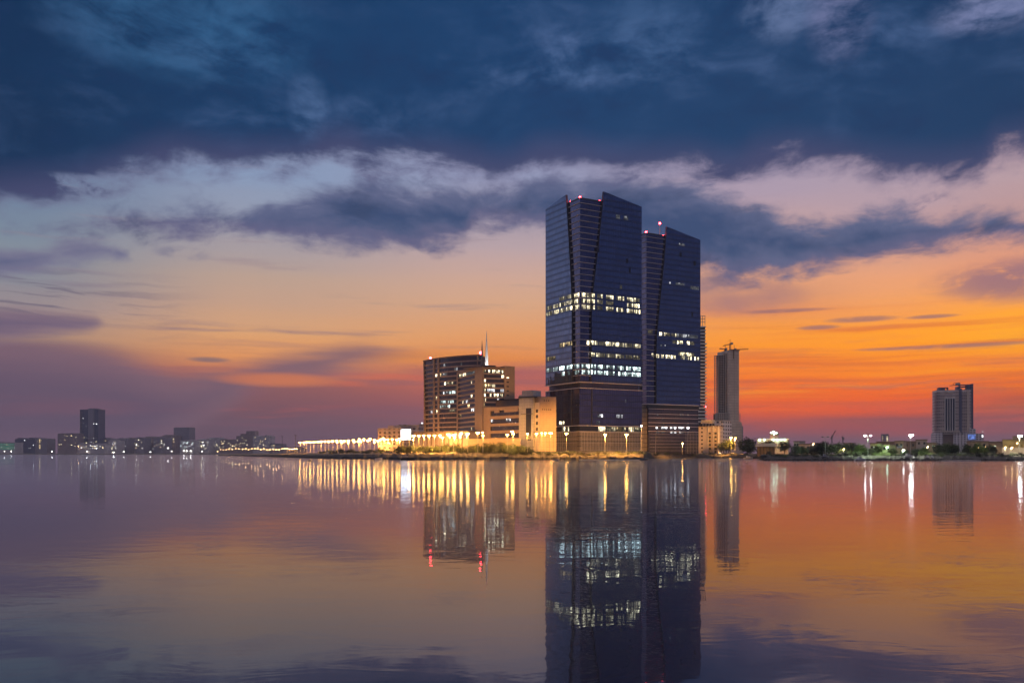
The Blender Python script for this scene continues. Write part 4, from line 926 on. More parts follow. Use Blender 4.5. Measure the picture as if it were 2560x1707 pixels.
# ------------------------------------------------------------------ right shore
HX = lambda x_: 2200+x_*.1531
HY = lambda y_: 930+y_*.1531
root = thing('hotel_tower', at(2385, 1400, 4), 'pale high rise with tall white piers and stacked balconies, alone on right skyline', 'tower')
fH = face(HX(925), 1406, HX(1500), 1394); zt = fH.z(2380, HY(290)); zb_ = fH.z(2380, HY(985))
MT['hotel'] = windows_mat('hotel_facade', (.72, .62, .58), (.07, .065, .07), 3.0, 4.9, 1.5, 2.4, .15)
MB().fbox(fH, 0, fH.w, -30, -.5, 4, zt).build('body', MT['hotel'], root)
hx = lambda x_: fH.a(HX(x_)); hz = lambda y_: fH.z(2380, HY(y_))
for i in range(20):
    zz = zb_+1+i*(zt-zb_-3)/20
    MB().fbox(fH, hx(905), hx(972), -12, .5, zz, zz+.7).build('balcony', MT['stone_dark'], root)
    MB().fbox(fH, hx(1340), hx(1455), -.49, 1.0, zz, zz+.8).build('balcony', MT['concrete_pale'], root)
    MB().fbox(fH, hx(985), hx(1050), -.49, .4, zz, zz+1.4).build('floor_band', MT['concrete_pale'], root)
    MB().fbox(fH, hx(1230), hx(1280), -.49, .4, zz, zz+1.4).build('floor_band', MT['concrete_pale'], root)
MB().fbox(fH, hx(1290), hx(1335), -.49, .7, zb_, zt+2).build('glass_bay', MT['far_blue'], root)
MB().fbox(fH, hx(1415), hx(1455), 1.01, 1.6, zb_, zt-1).build('corner_strip', MT['plaster'], root)
for x_ in (1055, 1098, 1137, 1176, 1218): MB().fbox(fH, hx(x_), hx(x_+9), -.49, 1.6, zb_, hz(430)).build('pier', MT['white'], root)
MB().fbox(fH, hx(1053), hx(1229), -.48, 1.65, hz(430), hz(420)).build('lintel', MT['white'], root)
for i in range(4):
    a_ = hx(1066+i*41); MB().fbox(fH, a_, a_+4.2, -.49, -.2, zb_, hz(430)).build('window_strip', MT['win_dark'], root)
for x0, x1, y0, y1 in ((1060, 1100, 310, 330), (1100, 1190, 330, 345), (1100, 1190, 400, 412), (1060, 1072, 310, 410), (1225, 1270, 395, 408), (1225, 1270, 310, 322)): MB().fbox(fH, hx(x0), hx(x1), -.49, .9, hz(y1), hz(y0)).build('frame_strip', MT['plaster'], root)
MB().fbox(fH, hx(1492), hx(1522), -29, .8, zb_, hz(196)).build('fin_wall', MT['far_blue'], root)
s = MB(); s.fbox(fH, hx(962), hx(1122), -14, -2, hz(256), hz(246)); s.fbox(fH, hx(962), hx(998), -14, -2, zt, hz(256)); s.fbox(fH, hx(1062), hx(1070), -12, -2, zt, hz(256)); s.fbox(fH, hx(1114), hx(1122), -12, -2, zt, hz(256)); s.fbox(fH, hx(1006), hx(1060), -12, -4, zt, hz(262)); s.build('crown_frame', MT['far_blue'], root)
s = MB(); s.fbox(fH, hx(1262), hx(1491), -14, -2, hz(214), hz(204)); s.fbox(fH, hx(1262), hx(1306), -14, -2, zt, hz(236)); s.fbox(fH, hx(1312), hx(1318), -12, -2, zt, hz(214)); s.fbox(fH, hx(1420), hx(1491), -12, -2, zt, hz(214)); s.fbox(fH, hx(1325), hx(1412), -12, -4, zt+4, hz(232)); s.build('crown_frame', MT['far_blue'], root)
MB().fbox(fH, hx(1255), hx(1320), -10, -3, hz(204), hz(172)).build('roof_housing', MT['concrete'], root)
s = MB(); s.tube(fH.pt(hx(1150), -5, hz(218)), fH.pt(hx(1260), -5, hz(208)), .6, n=4); s.tube(fH.pt(hx(1210), -5, hz(182)), fH.pt(hx(1256), -5, hz(178)), .4, n=4); s.tube(fH.pt(hx(1214), -5, hz(204)), fH.pt(hx(1214), -5, hz(182)), .4, n=4); s.build('roof_arm', MT['dark_metal'], root)
for x0, x1 in ((890, 1010), (1180, 1450), (1450, 1540)): MB().fbox(fH, hx(x0), hx(x1), -24, 8+(x0 == 1180)*.2, 3, hz(990)+(6 if x0 == 1450 else 0)).build('podium', MT['far_pale'], root)
MB().fbox(fH, hx(1010)+.02, hx(1180)-.02, -24, 6, 3, hz(1010)).build('podium_entrance', MT['stone_dark'], root)
for yy in (968, 985, 1014): MB().fbox(fH, hx(1000), hx(1285), .05, 9, hz(yy), hz(yy)+1.3).build('canopy', MT['concrete_pale'], root)
MB().fbox(fH, hx(1540)+.02, hx(1672), -20, 6, 3, hz(1005)).build('side_building', MT['far_pale'], root)
for yy in (975, 1035, 1055): lit(root, fH, hx(1645), hx(1668), hz(yy)-.7, hz(yy)+.7, 6.1, 'white', 3, 99, 1)
rt = thing('billboard', fH.pt(hx(1475), 9, 4), 'blue glowing billboard at the foot of the pale high rise', 'billboard')
MB().fbox(fH, hx(1412), hx(1535), 8.6, 9.0, hz(1105), hz(1018)).build('screen', MT['screen_blue'], rt)
MB().fbox(fH, hx(1408), hx(1539), 8.25, 8.55, hz(1108), hz(1014)).build('frame', MT['dark_metal'], rt)

GX = lambda x_: 1860+x_*.17007
GY = lambda y_: 1040+y_*.17
# flat white and green lit hall with round tower
root = thing('floodlit_hall', at(1932, 800, 4), 'flat hall with green white roof lights and a round turret, beyond dark trees', 'hall')
fK = face(GX(195), 805, GX(650), 795); zt = fK.z(1930, GY(345))
MB().fbox(fK, 0, fK.w, -14, 0, 3, zt).build('wall', MT['plaster'], root)
MB().fbox(fK, -.6, fK.w+.6, -14.6, .8, zt, zt+.9).build('roof_edge', MT['white'], root)
c = fK.pt(fK.a(GX(437)), -6, zt+.9); s = MB(); s.tube(c, Vector((c.x, c.y, fK.z(1930, GY(270)))), 4.2, 3.6, 14); tu = s.build('turret', MT['plaster'], root)
s = MB(); s.ball((c.x, c.y, fK.z(1930, GY(270))), 4.2, 4.2, 2.6, 12, 5, z0=0); s.build('turret_roof', MT['stone_dark'], tu)
for x_, yy in ((400, 245), (434, 230), (474, 246), (440, 262)):
    q = at(GX(x_), 792, zat(GY(yy), 792)); s = MB(); s.ball(q, .55, .55, .4, m=0); s.tube(q, Vector((q.x, q.y+1.5, zat(GY(270), 792))), .1, m=1); s.build('roof_light', [MT['greenlamp'], MT['dark_metal']], root)
for x_ in (232, 300, 430, 490, 550, 600): q = fK.pt(fK.a(GX(x_)), 1.5, zt-.3); s = MB(); s.ball(q, .6, .4, .3); s.build('roof_light', MT['greenlamp'], root)
for x_ in (420, 520): lit(root, fK, fK.a(GX(x_)), fK.a(GX(x_+22)), zt-6, zt-4, .06, 'warm', 3, 1.2, 1)
# houses
def house(px0, px1, d, py, m_, label, wins=(), depth=12, step=None):
    rt, fr, zt = simple_block('house', label, 'house', px0, d, px1, d-3, py, m_, depth, housing=step or (), wins=wins, z0=2.8, cornice='stone_dark')
    k = max(2, int(fr.w/4))
    for i in range(k):
        a_ = fr.w*(i+.5)/k; MB().fbox(fr, a_-.7, a_+.7, .01, .06, zt-3.2, zt-1.4).build('window', MT['win_dark'], rt)
    return rt, fr, zt
MT['lime_wall'] = mat('pale_green_wall', (.42, .47, .24), .85)
house(GX(730), GX(808), 720, GY(378), 'concrete', 'small grey box house on the right shore left of a white one')
house(GX(800), GX(985), 690, GY(418), 'plaster', 'white flat roofed house beyond the dark trees')
house(GX(985), GX(1060), 740, GY(405), 'stone', 'orange lit house gable beside the white flat roofed one', wins=((GX(1010), GX(1022), GY(440), 4, 'warm', 1),))
house(GX(1470), GX(1600), 640, GY(405), 'concrete', 'grey house behind the long dark tree row')
house(GX(1855), GX(1960), 600, GY(408), 'lime_wall', 'pale green house with a lit window behind the double lamp post', wins=((GX(1880), GX(1895), GY(468), 6, 'cool', 1), (GX(1905), GX(1920), GY(468), 6, 'cool', 1)))
house(GX(2040), GX(2142), 600, GY(424), 'lime_wall', 'pale green house with dark doorway below the lit stair tower', wins=((GX(2075), GX(2090), GY(465), 6, 'ivory', 1),))
house(GX(1975), GX(2215), 640, GY(385), 'stone_dark', 'long dark brown house between the two pale green houses')
rt, fr, zt = house(HX(245), HX(382), 610, HY(1135), 'stone', 'tan house with a framed window left of the bright white lamp', wins=((HX(275), HX(360), HY(1220), 6, 'white', 0),), step=((HX(300), HX(378), HY(1124)),))
house(HX(382), HX(592), 640, HY(1140), 'stone_dark', 'dark brown house right behind the bright white lamp')
house(HX(590), HX(770), 680, HY(1112), 'concrete', 'grey low pitched house right of the dark brown house', step=((HX(620), HX(720), HY(1102)),))
house(HX(758), HX(905), 620, HY(1165), 'stone', 'tan low house left of the hotel tower trees')
house(HX(1480), HX(1775), 640, HY(1140), 'stone', 'long low tan house under the blue billboard')
house(HX(1770), HX(1912), 610, HY(1172), 'stone_dark', 'small brown house with pale edge left of the brick coloured wall')
fw = face(HX(1910), 600, HX(1998), 598); tag(MB().fbox(fw, 0, fw.w, -.5, 0, 2.8, fw.z(2500, HY(1138))).fbox(fw, -.1, fw.w+.1, -.6, .1, fw.z(2500, HY(1138))+.004, fw.z(2500, HY(1138))+.4).build('brick_wall', MT['stone_dark'], None, loc=fw.pt(0, 0, 2.8)), 'dark red brown wall left of the yellow arched house', 'wall')
rt = thing('warehouse', at(2450, 900, 3), 'long flat roofed warehouse with white roof edge behind the yellow house', 'warehouse'); fr = face(HX(1480), 700, HX(2010), 690)
MB().fbox(fr, 0, fr.w, -14, 0, 2.5, fr.z(2460, HY(1136))).build('wall', MT['stone_dark'], rt); MB().fbox(fr, -.5, fr.w+.5, -14.5, .6, fr.z(2460, HY(1136)), fr.z(2460, HY(1128))).build('roof_edge', MT['white'], rt)
# yellow arched house
root = thing('arched_house', at(2535, 555, 3), 'yellow lit house with an arched arcade at the right edge', 'house')
fY = face(HX(1998), 560, HX(2420), 552); zt = fY.z(2530, HY(1105)); yz = lambda y_: fY.z(2530, HY(y_))
YEL = mat('ochre_wall', (.46, .34, .15), .85); MT['ochre'] = YEL
MB().fbox(fY, 0, fY.w, -10, -2.5, 2.8, zt-.4).build('back_wall', YEL, root)
MB().fbox(fY, 0, fY.w, -2.49, -.02, yz(1145), zt).build('upper_wall', YEL, root)
MB().fbox(fY, -.3, fY.w+.3, -10.3, .4, zt, zt+.4).build('parapet', MT['stone_dark'], root)
def arch(a0, a1, z0, z1, zs):
    cx, r = (a0+a1)/2, (a1-a0)/2-.5; pts_ = [(a0, z0), (a0+.5, z0), (a0+.5, zs)]
    for i in range(1, 10): t = math.pi*(1-i/10); pts_.append((cx+r*math.cos(t), zs+r*math.sin(t)))
    return pts_+[(a1-.5, zs), (a1-.5, z0), (a1, z0), (a1, z1), (a0, z1)]
k = 0
for x0, x1 in ((2010, 2080), (2080, 2160), (2290, 2350), (2350, 2418)): MB().slab(fY, arch(fY.a(HX(x0)), fY.a(HX(x1))-.01, yz(1230), yz(1145)-.01, yz(1196)), -.6, 0).build('arch', YEL, root)
for x0 in (2162, 2205, 2248, 2280): MB().fbox(fY, fY.a(HX(x0)), fY.a(HX(x0))+.7, -.7, 0, yz(1230), yz(1145)-.02).build('column', YEL, root)
MB().fbox(fY, 0, fY.w, -2.4, 3, 2.8, yz(1230)-.02).build('terrace', MT['plaster'], root)
s = MB(); s.fbox(fY, fY.a(HX(2160)), fY.a(HX(2350)), -6, -1, zt+.4, zt+2.4); s.build('roof_housing', MT['stone'], root)
s = MB(); q = fY.pt(fY.a(HX(2235)), -2.4, yz(1160)); s.ball(q, .35, .2, .3); s.build('wall_lamp', MT['sodium_far'], root)
# lit stair tower far behind, far cranes, masts
rt = thing('stair_tower', at(2213, 1500, 4), 'thin dark far tower with two bright vertical light strips', 'tower'); fr = face(GX(2030), 1500, GX(2128), 1498)
MB().fbox(fr, 0, fr.w, -8, 0, 3, fr.z(2213, GY(262))).build('wall', MT['far_grey'], rt)
for i in range(8): zc = fr.z(2218, GY(300+i*10)); lit(rt, fr, fr.a(GX(2094)), fr.a(GX(2116)), zc-.45, zc+.45, .06, 'ivory', 2, 99, 1)
lit(rt, fr, fr.a(GX(2037)), fr.a(GX(2044)), fr.z(2207, GY(378)), fr.z(2207, GY(292)), .06, 'warm', 2, 99, 1)
crane('small faint crane with steep jib far beyond the dark tree row', None, GX(1290), GY(395), GY(310), GX(1345), (GX(1280), GY(318)), GY(215), 1500)
crane('stubby faint crane mast right of the steep far crane', None, GX(1452), GY(400), GY(320), GX(1440), (GX(1462), GY(330)), GY(308), 1500)
for px_, y0, y1, d, lab in ((EX(2213), EY(305), EY(412), 1350, 'thin unlit mast furthest left on the far spit'), (EX(2305), EY(298), EY(418), 1150, 'thin unlit mast in the middle of the far spit'), (DX(72), DY(262), DY(392), 900, 'thin unlit mast just left of the lamp row')):
    rt = thing('light_mast', at(px_, d, 3), lab, 'mast'); p, q = at(px_, d, 2), at(px_, d, zat(y0, d))
    MB().tube(p, q, .35, .2).build('pole', MT['dark_metal'], rt); MB().box((q.x, q.y, q.z), 2.4, 1.2, .7).build('lamp_ring', MT['dark_metal'], rt)

# ------------------------------------------------------------------ street lamps
LG = 'street lamps along the shore road'
def lamp_mesh(kind):
    s = MB(); s.tube((0, 0, 0), (0, 0, .96), .016, .010, 6)
    return s
def street_lamp(px_, py_, d, label, lens='sodium', power=0, tint=(1, .43, .08), arms=1, zg=None, on=True, big=1.0, group=None, aim=None):
    zh = zat(py_, d); zg = zg if zg is not None else bank_top(min(2560, max(545, px_)))*.95
    base_ = at(px_, d, zg); rt = thing('street_lamp', base_, label, 'street lamp', group)
    top = Vector((base_.x, base_.y, zh+.5)); s = MB(); s.tube(base_-Vector((0, 0, .6)), top, .16, .09, 6); s.build('pole', MT['metal'], rt)
    for sg in ((1,) if arms == 1 else (-1, 1)):
        ox = 0 if arms == 1 else 1.5*sg
        e = top+Vector((ox, -.9 if arms == 1 else 0, .1)); MB().tube(top-Vector((0, 0, .5)), e, .07, n=5).build('arm', MT['metal'], rt)
        hd = MB().box((e.x, e.y, e.z-.05), .9*big, .9*big, .22).build('lamp_head', MT['metal'], rt)
        s = MB(); s.ball((e.x, e.y, e.z-.06), .62*big, .55*big, .42*big, 8, 3, z0=-1, z1=-.05); s.build('lens', MT[lens] if on else MT['win_dark'], hd)
        if power:
            L = bpy.data.lights.new('lamp_light', 'SPOT'); L.energy = power; L.color = tint; L.spot_size = R(176); L.spot_blend = .35; L.shadow_soft_size = .4
            lo = bpy.data.objects.new('lamp_light', L); COL.objects.link(lo); lo.parent = rt; lo.location = Vector((e.x, e.y+.3, e.z-.7))-base_
            lo.rotation_euler = Vector(aim or (0, .72, -.69)).to_track_quat('-Z', 'Y').to_euler()
    return rt
PW = 24000
rowD = [(115, 328), (152, 328), (178, 325), (213, 326), (246, 325), (285, 324), (315, 318), (352, 320), (386, 318), (424, 316), (464, 312), (470, 327), (505, 315), (512, 328), (535, 315), (575, 312), (572, 326), (620, 308), (628, 322), (678, 300), (692, 318), (670, 320), (720, 300), (780, 297), (760, 310), (820, 305), (820, 328), (855, 313), (880, 302), (905, 290), (915, 303), (947, 300), (990, 300), (1035, 302), (1058, 295),
        (1148, 280), (1193, 268), (1190, 303), (1242, 268), (1240, 300), (1288, 265), (1275, 300), (1338, 265), (1310, 300), (1390, 265), (1365, 297), (1408, 297), (1442, 263), (1465, 283), (1518, 253), (1500, 293), (1570, 262), (1580, 280), (1645, 243), (1705, 248)]
for i, (a, b) in enumerate(rowD):
    px_, py_ = DX(a), DY(b); d = max(sd(px_)+18, 10.6*F/(HZ-py_)); d = min(d, 600+(1150-px_)*.9 if px_ < 1150 else 592)
    d = max(d, sd(px_)+12)
    lab = 'orange street lamp in the long row left of the white screen' if px_ < 1001 else 'orange street lamp in the row before the arcade and offices'
    street_lamp(px_, py_, d, lab, power=PW*(2.6 if px_ < 1001 else 1.2)*(1.0 if i % 2 == 0 else .8), aim=(0, .30, -.95) if px_ < 1001 else None, group=LG if px_ < 1001 else 'street lamps before the arcade', big=1.65 if i % 3 == 0 else 1.3)
solo = [(DX(1800), DY(240), 520, 'large bright orange street lamp left of the mall, before the office corner', 1.6), (DX(1847), DY(238), 560, 'small orange lamp up right of the large bright one before the office corner', .9), (DX(1850), DY(268), 545, 'small orange lamp low right of the large bright one before the office corner', 1.0),
        (DX(2080), DY(258), 535, 'orange lamp lower left of the pair before the mall strips', 1.3), (DX(2127), DY(228), 530, 'orange lamp higher right of the pair before the mall strips', 1.4), (DX(2140), DY(250), 550, 'faint small orange lamp right below the pair before the mall', .8),
        (1319, 1086, 540, 'orange lamp before the glazed strip of the grey stair tower', 1.1), (1341, 1086, 540, 'orange lamp before the square windows of the beige block', 1.2), (1354, 1084, 545, 'left of two small orange lamps before the beige block', .8), (1363, 1084, 545, 'right of two small orange lamps before the beige block', 1.0), (1376.5, 1084, 528, 'largest starry orange lamp before the right half of the beige block', 1.7),
        (1416, 1085, 540, 'orange lamp before the left foot of the taller glass tower', 1.4), (1512.6, 1087, 536, 'orange lamp before the middle of the taller glass tower foot', 1.3), (1566, 1087.5, 528, 'orange lamp on a visible pole before right foot of taller glass tower', 1.5), (1706, 1109, 655, 'low red orange lamp before the right end of the banded podium', .9), (1827, 1095, 735, 'bright orange lamp at the foot of the concrete tower', 1.5), (1838, 1096, 740, 'small orange lamp right beside the concrete tower lamp', .9)]
for a, b, d, lab, bg_ in solo: street_lamp(a, b, (sd(a)+7+(d % 7) if a < 1600 else d), lab, power=PW*(.36 if a < 1400 else 3.4)*bg_, big=bg_)
street_lamp(1603, 1065.6, 560, 'small white lamp high between the two glass tower feet', 'whitelamp_far', 1500, (1, .95, .85), big=.8)
street_lamp(1639, 1091, 600, 'unlit thin lamp post before the banded podium', on=False)
street_lamp(2170, 1091, 470, 'white double armed lamp post among green trees', 'whitelamp', 16000, (.75, 1, .6), arms=2, zg=3, big=.8, aim=(0, .5, -.86))
street_lamp(2063, 1094, 480, 'unlit double armed lamp post above the dark tree row', on=False, arms=2, zg=3)
street_lamp(2276, 1089, 462, 'brightest white lamp post, left of the hotel tower', 'whitelamp', 40000, (.85, 1, .70), zg=3, big=1.9, aim=(0, .5, -.86))
street_lamp(2404, 1086, 470, 'unlit slim lamp post before the hotel tower foot', on=False, zg=3)
street_lamp(2548, 1091, 462, 'bright white lamp post at the right edge before the arched house', 'whitelamp', 36000, (1, .90, .6), zg=3, big=1.7, aim=(0, .5, -.86))
# lamps of the far shore
rr = random.Random(5)
for i, px_ in enumerate((552, 558, 566, 573, 581, 590, 598, 607, 615, 622, 630, 638, 645, 652, 660, 668, 675, 684, 691, 698, 706, 712, 718, 724, 731, 737, 742)):
    d = sd(px_)+60+rr.uniform(0, 120); street_lamp(px_, 1122.5+rr.uniform(-1.2, 2.2), d, 'tiny orange lamp in the line of lights on the far spit', 'sodium_far', power=2500 if i % 2 else 0, group='tiny lamps on the far spit', zg=2, big=1.0)
for px_, py_, lab, ln in ((12, 1128, 'white quay light at the far left edge', 'whitelamp_far'), (28, 1128, 'white quay light below the green car park', 'whitelamp_far'), (130, 1128, 'ivory quay light left of the brown mid rise', 'whitelamp_far'), (196, 1116, 'orange light left under the far tall tower', 'sodium_far'), (218, 1128, 'white quay light below the far tall tower', 'whitelamp_far'), (284, 1130, 'bright white quay light right of the far tall tower', 'whitelamp_far'), (310, 1129, 'second white quay light right of the far tall tower', 'whitelamp_far'), (341, 1112, 'tall white light in the middle of the far skyline', 'whitelamp_far'), (376, 1130, 'white quay light left of the plain dark tower', 'whitelamp_far'), (420, 1120, 'brightest white light just left of plain dark tower', 'whitelamp_far'), (429, 1128, 'white quay light at left foot of plain dark tower', 'whitelamp_far'), (460, 1127, 'left white floodlight before the white apartment block', 'whitelamp_far'), (467, 1127, 'middle white floodlight before the white apartment block', 'whitelamp_far'), (477, 1127, 'right white floodlight before the white apartment block', 'whitelamp_far'), (506, 1128, 'white quay light below the pale apartment block', 'whitelamp_far'), (544, 1128, 'warm quay light at the tip of the spit', 'sodium_far')):
    street_lamp(px_, py_, 3190, lab, ln, power=60000 if px_ in (460, 477, 284, 420) else 0, tint=(1, .95, .9), zg=2.5, big=3.2 if px_ in (284, 420, 460, 467, 477) else 2.4)
for px_, py_, d, lab, ln, bg_ in ((1953, 1116, 700, 'pale green lamp low under the floodlit hall', 'greenlamp', .9), (2033, 1110, 690, 'orange house lamp left of the unlit double lamp post', 'sodium_far', .8), (2108, 1124, 520, 'warm lamp low in the dark tree row', 'sodium_far', .7), (2217, 1119, 590, 'green white lamp at the pale green house with dark doorway', 'greenlamp', 1.0), (2257, 1127, 470, 'white globe lamp on the bank near the white boat', 'whitelamp_far', .9), (2318, 1118, 560, 'warm lamp low in the trees left of hotel tower', 'sodium_far', .8), (2443, 1120, 590, 'warm lamp at the long low tan house', 'sodium_far', .8), (2462, 1118, 590, 'second warm lamp at the long low tan house', 'sodium_far', .6), (2512, 1119, 540, 'warm lamp at left corner of the arched house', 'sodium_far', .7), (2528, 1120, 540, 'warm lamp at the middle of the arched house', 'sodium_far', .8)):
    street_lamp(px_, py_, d, lab, ln, power=4200, tint=(1, .8, .45) if 'sod' in ln else (.7, 1, .6), zg=2.8, big=bg_, aim=(0, .5, -.86))

# ------------------------------------------------------------------ vegetation
def leaves(seed, rx, ry, rz, n_, leaf, clumps=14, zc=0.0):
    q = random.Random(seed); s = MB(); cl = []
    for i in range(clumps):
        while True:
            c = Vector((q.uniform(-1, 1), q.uniform(-1, 1), q.uniform(-.9, 1)))
            if c.length < 1: break
        c *= q.uniform(.55, 1)/max(.25, c.length)*c.length**.5
        cl.append(c)
    for i in range(n_):
        c = q.choice(cl); o = Vector((q.gauss(0, .23), q.gauss(0, .23), q.gauss(0, .20))); p = c+o
        p = Vector((p.x*rx, p.y*ry, zc+p.z*rz))
        a = Vector((q.gauss(0, 1), q.gauss(0, 1), q.gauss(0, .7))).normalized(); b = a.orthogonal().normalized(); L = leaf*q.uniform(.6, 1.4)
        s.poly([p-a*L, p-b*L*.5, p+a*L, p+b*L*.5])
    return s
bush_me = []
for i in range(5):
    o = leaves(20+i, 1, 1, .75, 420, .10, 16, .68).build('shrub', MT['foliage_light' if i % 2 else 'foliage'], None); bush_me.append(o.data); bpy.data.objects.remove(o)
def shrub(px_, d, r, h, label, group, light=None):
    me = bush_me[rnd.randrange(5)] if light is None else bush_me[(1, 3)[rnd.randrange(2)] if light else (0, 2, 4)[rnd.randrange(3)]]
    o = bpy.data.objects.new('shrub', me); COL.objects.link(o); o.location = at(px_, d, bank_top(px_)*interp(d-sd(px_), prof)*.97-.3)
    o.scale = (r, r, h); o.rotation_euler = (0, 0, rnd.uniform(0, 6.28)); tag(o, label, 'shrub', group); return o
for i in range(34):                       # dark mound before the mall
    px_ = 1150+i*5.2+rnd.uniform(-3, 3); k = 1-abs((px_-1245)/105)**2; shrub(px_, 522+rnd.uniform(0, 18), rnd.uniform(2.0, 3.2), 2.0+3.0*max(0, k), 'dark shrub in the dense mound on the bank before the mall', 'shrubs of the dark mound')
for i in range(46):
    px_ = 985+i*3.6+rnd.uniform(-4, 4); shrub(px_, sd(px_)+16+rnd.uniform(0, 42), rnd.uniform(1.8, 3.2), rnd.uniform(2.0, 4.4), 'yellow lit shrub on the bank below the arcade lamps', 'lit shrubs below the arcade')
for i in range(26):
    px_ = 800+i*7+rnd.uniform(-4, 4); shrub(px_, sd(px_)+22+rnd.uniform(0, 50), rnd.uniform(1.6, 2.8), rnd.uniform(1.2, 3.0), 'small lit shrub on the spit under the lamp row', 'shrubs on the spit')
for i in range(56):
    px_ = 1255+i*6.4+rnd.uniform(-4, 4); px_ = min(px_, 1612); shrub(px_, sd(px_)+8+rnd.uniform(0, 8), rnd.uniform(1.4, 2.2), rnd.uniform(.9, 1.7), 'low dark shrub on the bank edge before the glass towers', 'low shrubs before the towers', False)
for i in range(22):
    px_ = 1640+i*11+rnd.uniform(-5, 5); shrub(px_, sd(px_)+8+rnd.uniform(0, 10), rnd.uniform(1.6, 2.6), rnd.uniform(1.2, 2.2), 'dark shrub along the inlet right of the glass towers', 'shrubs along the inlet', False)
for i in range(60):
    px_ = 1912+i*10.8+rnd.uniform(-6, 6); px_ = min(px_, 2555); shrub(px_, sd(px_)+9+rnd.uniform(0, 22), rnd.uniform(1.5, 2.6), rnd.uniform(1.0, 2.4), 'dark shrub on the low right bank', 'shrubs on the right bank')
tree_me = []
for i in range(4):
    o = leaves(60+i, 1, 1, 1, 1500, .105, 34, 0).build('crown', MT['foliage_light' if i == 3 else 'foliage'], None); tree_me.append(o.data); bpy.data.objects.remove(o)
s = MB(); s.tube((0, 0, 0), (.1, 0, 2.6), .22, .14); s.tube((.1, 0, 2.6), (.9, .3, 4.4), .11, .05); s.tube((.1, 0, 2.6), (-.8, -.2, 4.6), .11, .05); s.tube((.1, 0, 2.6), (.1, .5, 5.0), .12, .05)
tr0 = s.build('trunk', MT['bark'], None); trunk_me = tr0.data; bpy.data.objects.remove(tr0)
def tree(px_, d, wpx, py_top, label, group=None, kind=0, low=.25):
    zg = bank_top(px_)*.9-.1; zt_ = zat(py_top, d); h = zt_-zg; rx = wpx/F*d/2*1.18
    rt = thing('tree', at(px_, d, zg), label, 'tree', group)
    t = bpy.data.objects.new('trunk', trunk_me); COL.objects.link(t); t.parent = rt; t.scale = (h/7, h/7, h/7)
    c = bpy.data.objects.new('crown', tree_me[kind]); COL.objects.link(c); c.parent = rt
    rz = h*(1-low)/2; c.scale = (rx*.92, rx*.92, rz*.92); c.location = (0, 0, h*low+rz); c.rotation_euler = (0, 0, rnd.uniform(0, 6.28)); return rt
tree(1869, 655, 46, 1093, 'big round dark tree at water edge right of the concrete tower', None, 0, .05)
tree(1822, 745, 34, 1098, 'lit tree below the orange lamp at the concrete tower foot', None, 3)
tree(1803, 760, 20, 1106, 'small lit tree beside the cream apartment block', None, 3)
tree(1909, 690, 24, 1104, 'dark tree before the left end of floodlit hall', None, 0)
tree(1926, 700, 26, 1100, 'dark tree hiding the middle of floodlit hall', None, 1)
tree(1961, 690, 30, 1101, 'green lit tree at right end of floodlit hall', None, 3)
for i, (px_, wd, tp) in enumerate(((1990, 26, 1112), (2008, 24, 1114), (2028, 26, 1113), (2048, 24, 1106), (2060, 28, 1102), (2078, 26, 1106), (2096, 28, 1105), (2112, 26, 1107), (2130, 26, 1104), (2144, 22, 1110))):
    tree(px_, 500+rnd.uniform(-15, 30), wd, tp, 'dark tree in the long unlit row left of the double lamp post', 'trees of the long dark row', i % 3, .02)
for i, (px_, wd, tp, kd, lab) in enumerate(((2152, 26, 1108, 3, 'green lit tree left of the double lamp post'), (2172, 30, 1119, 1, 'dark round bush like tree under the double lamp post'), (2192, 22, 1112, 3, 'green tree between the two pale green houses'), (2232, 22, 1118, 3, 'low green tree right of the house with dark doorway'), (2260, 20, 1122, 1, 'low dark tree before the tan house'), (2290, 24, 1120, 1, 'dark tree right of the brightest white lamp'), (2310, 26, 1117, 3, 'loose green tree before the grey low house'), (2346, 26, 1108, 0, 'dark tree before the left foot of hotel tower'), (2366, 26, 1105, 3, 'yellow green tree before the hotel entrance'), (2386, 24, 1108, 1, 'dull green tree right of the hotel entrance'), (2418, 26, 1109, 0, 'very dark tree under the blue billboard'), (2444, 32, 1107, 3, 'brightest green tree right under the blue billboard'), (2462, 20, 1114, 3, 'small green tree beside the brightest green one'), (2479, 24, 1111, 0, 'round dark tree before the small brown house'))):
    tree(px_, 488+rnd.uniform(-8, 18), wd, tp, lab, None, kd, .03)

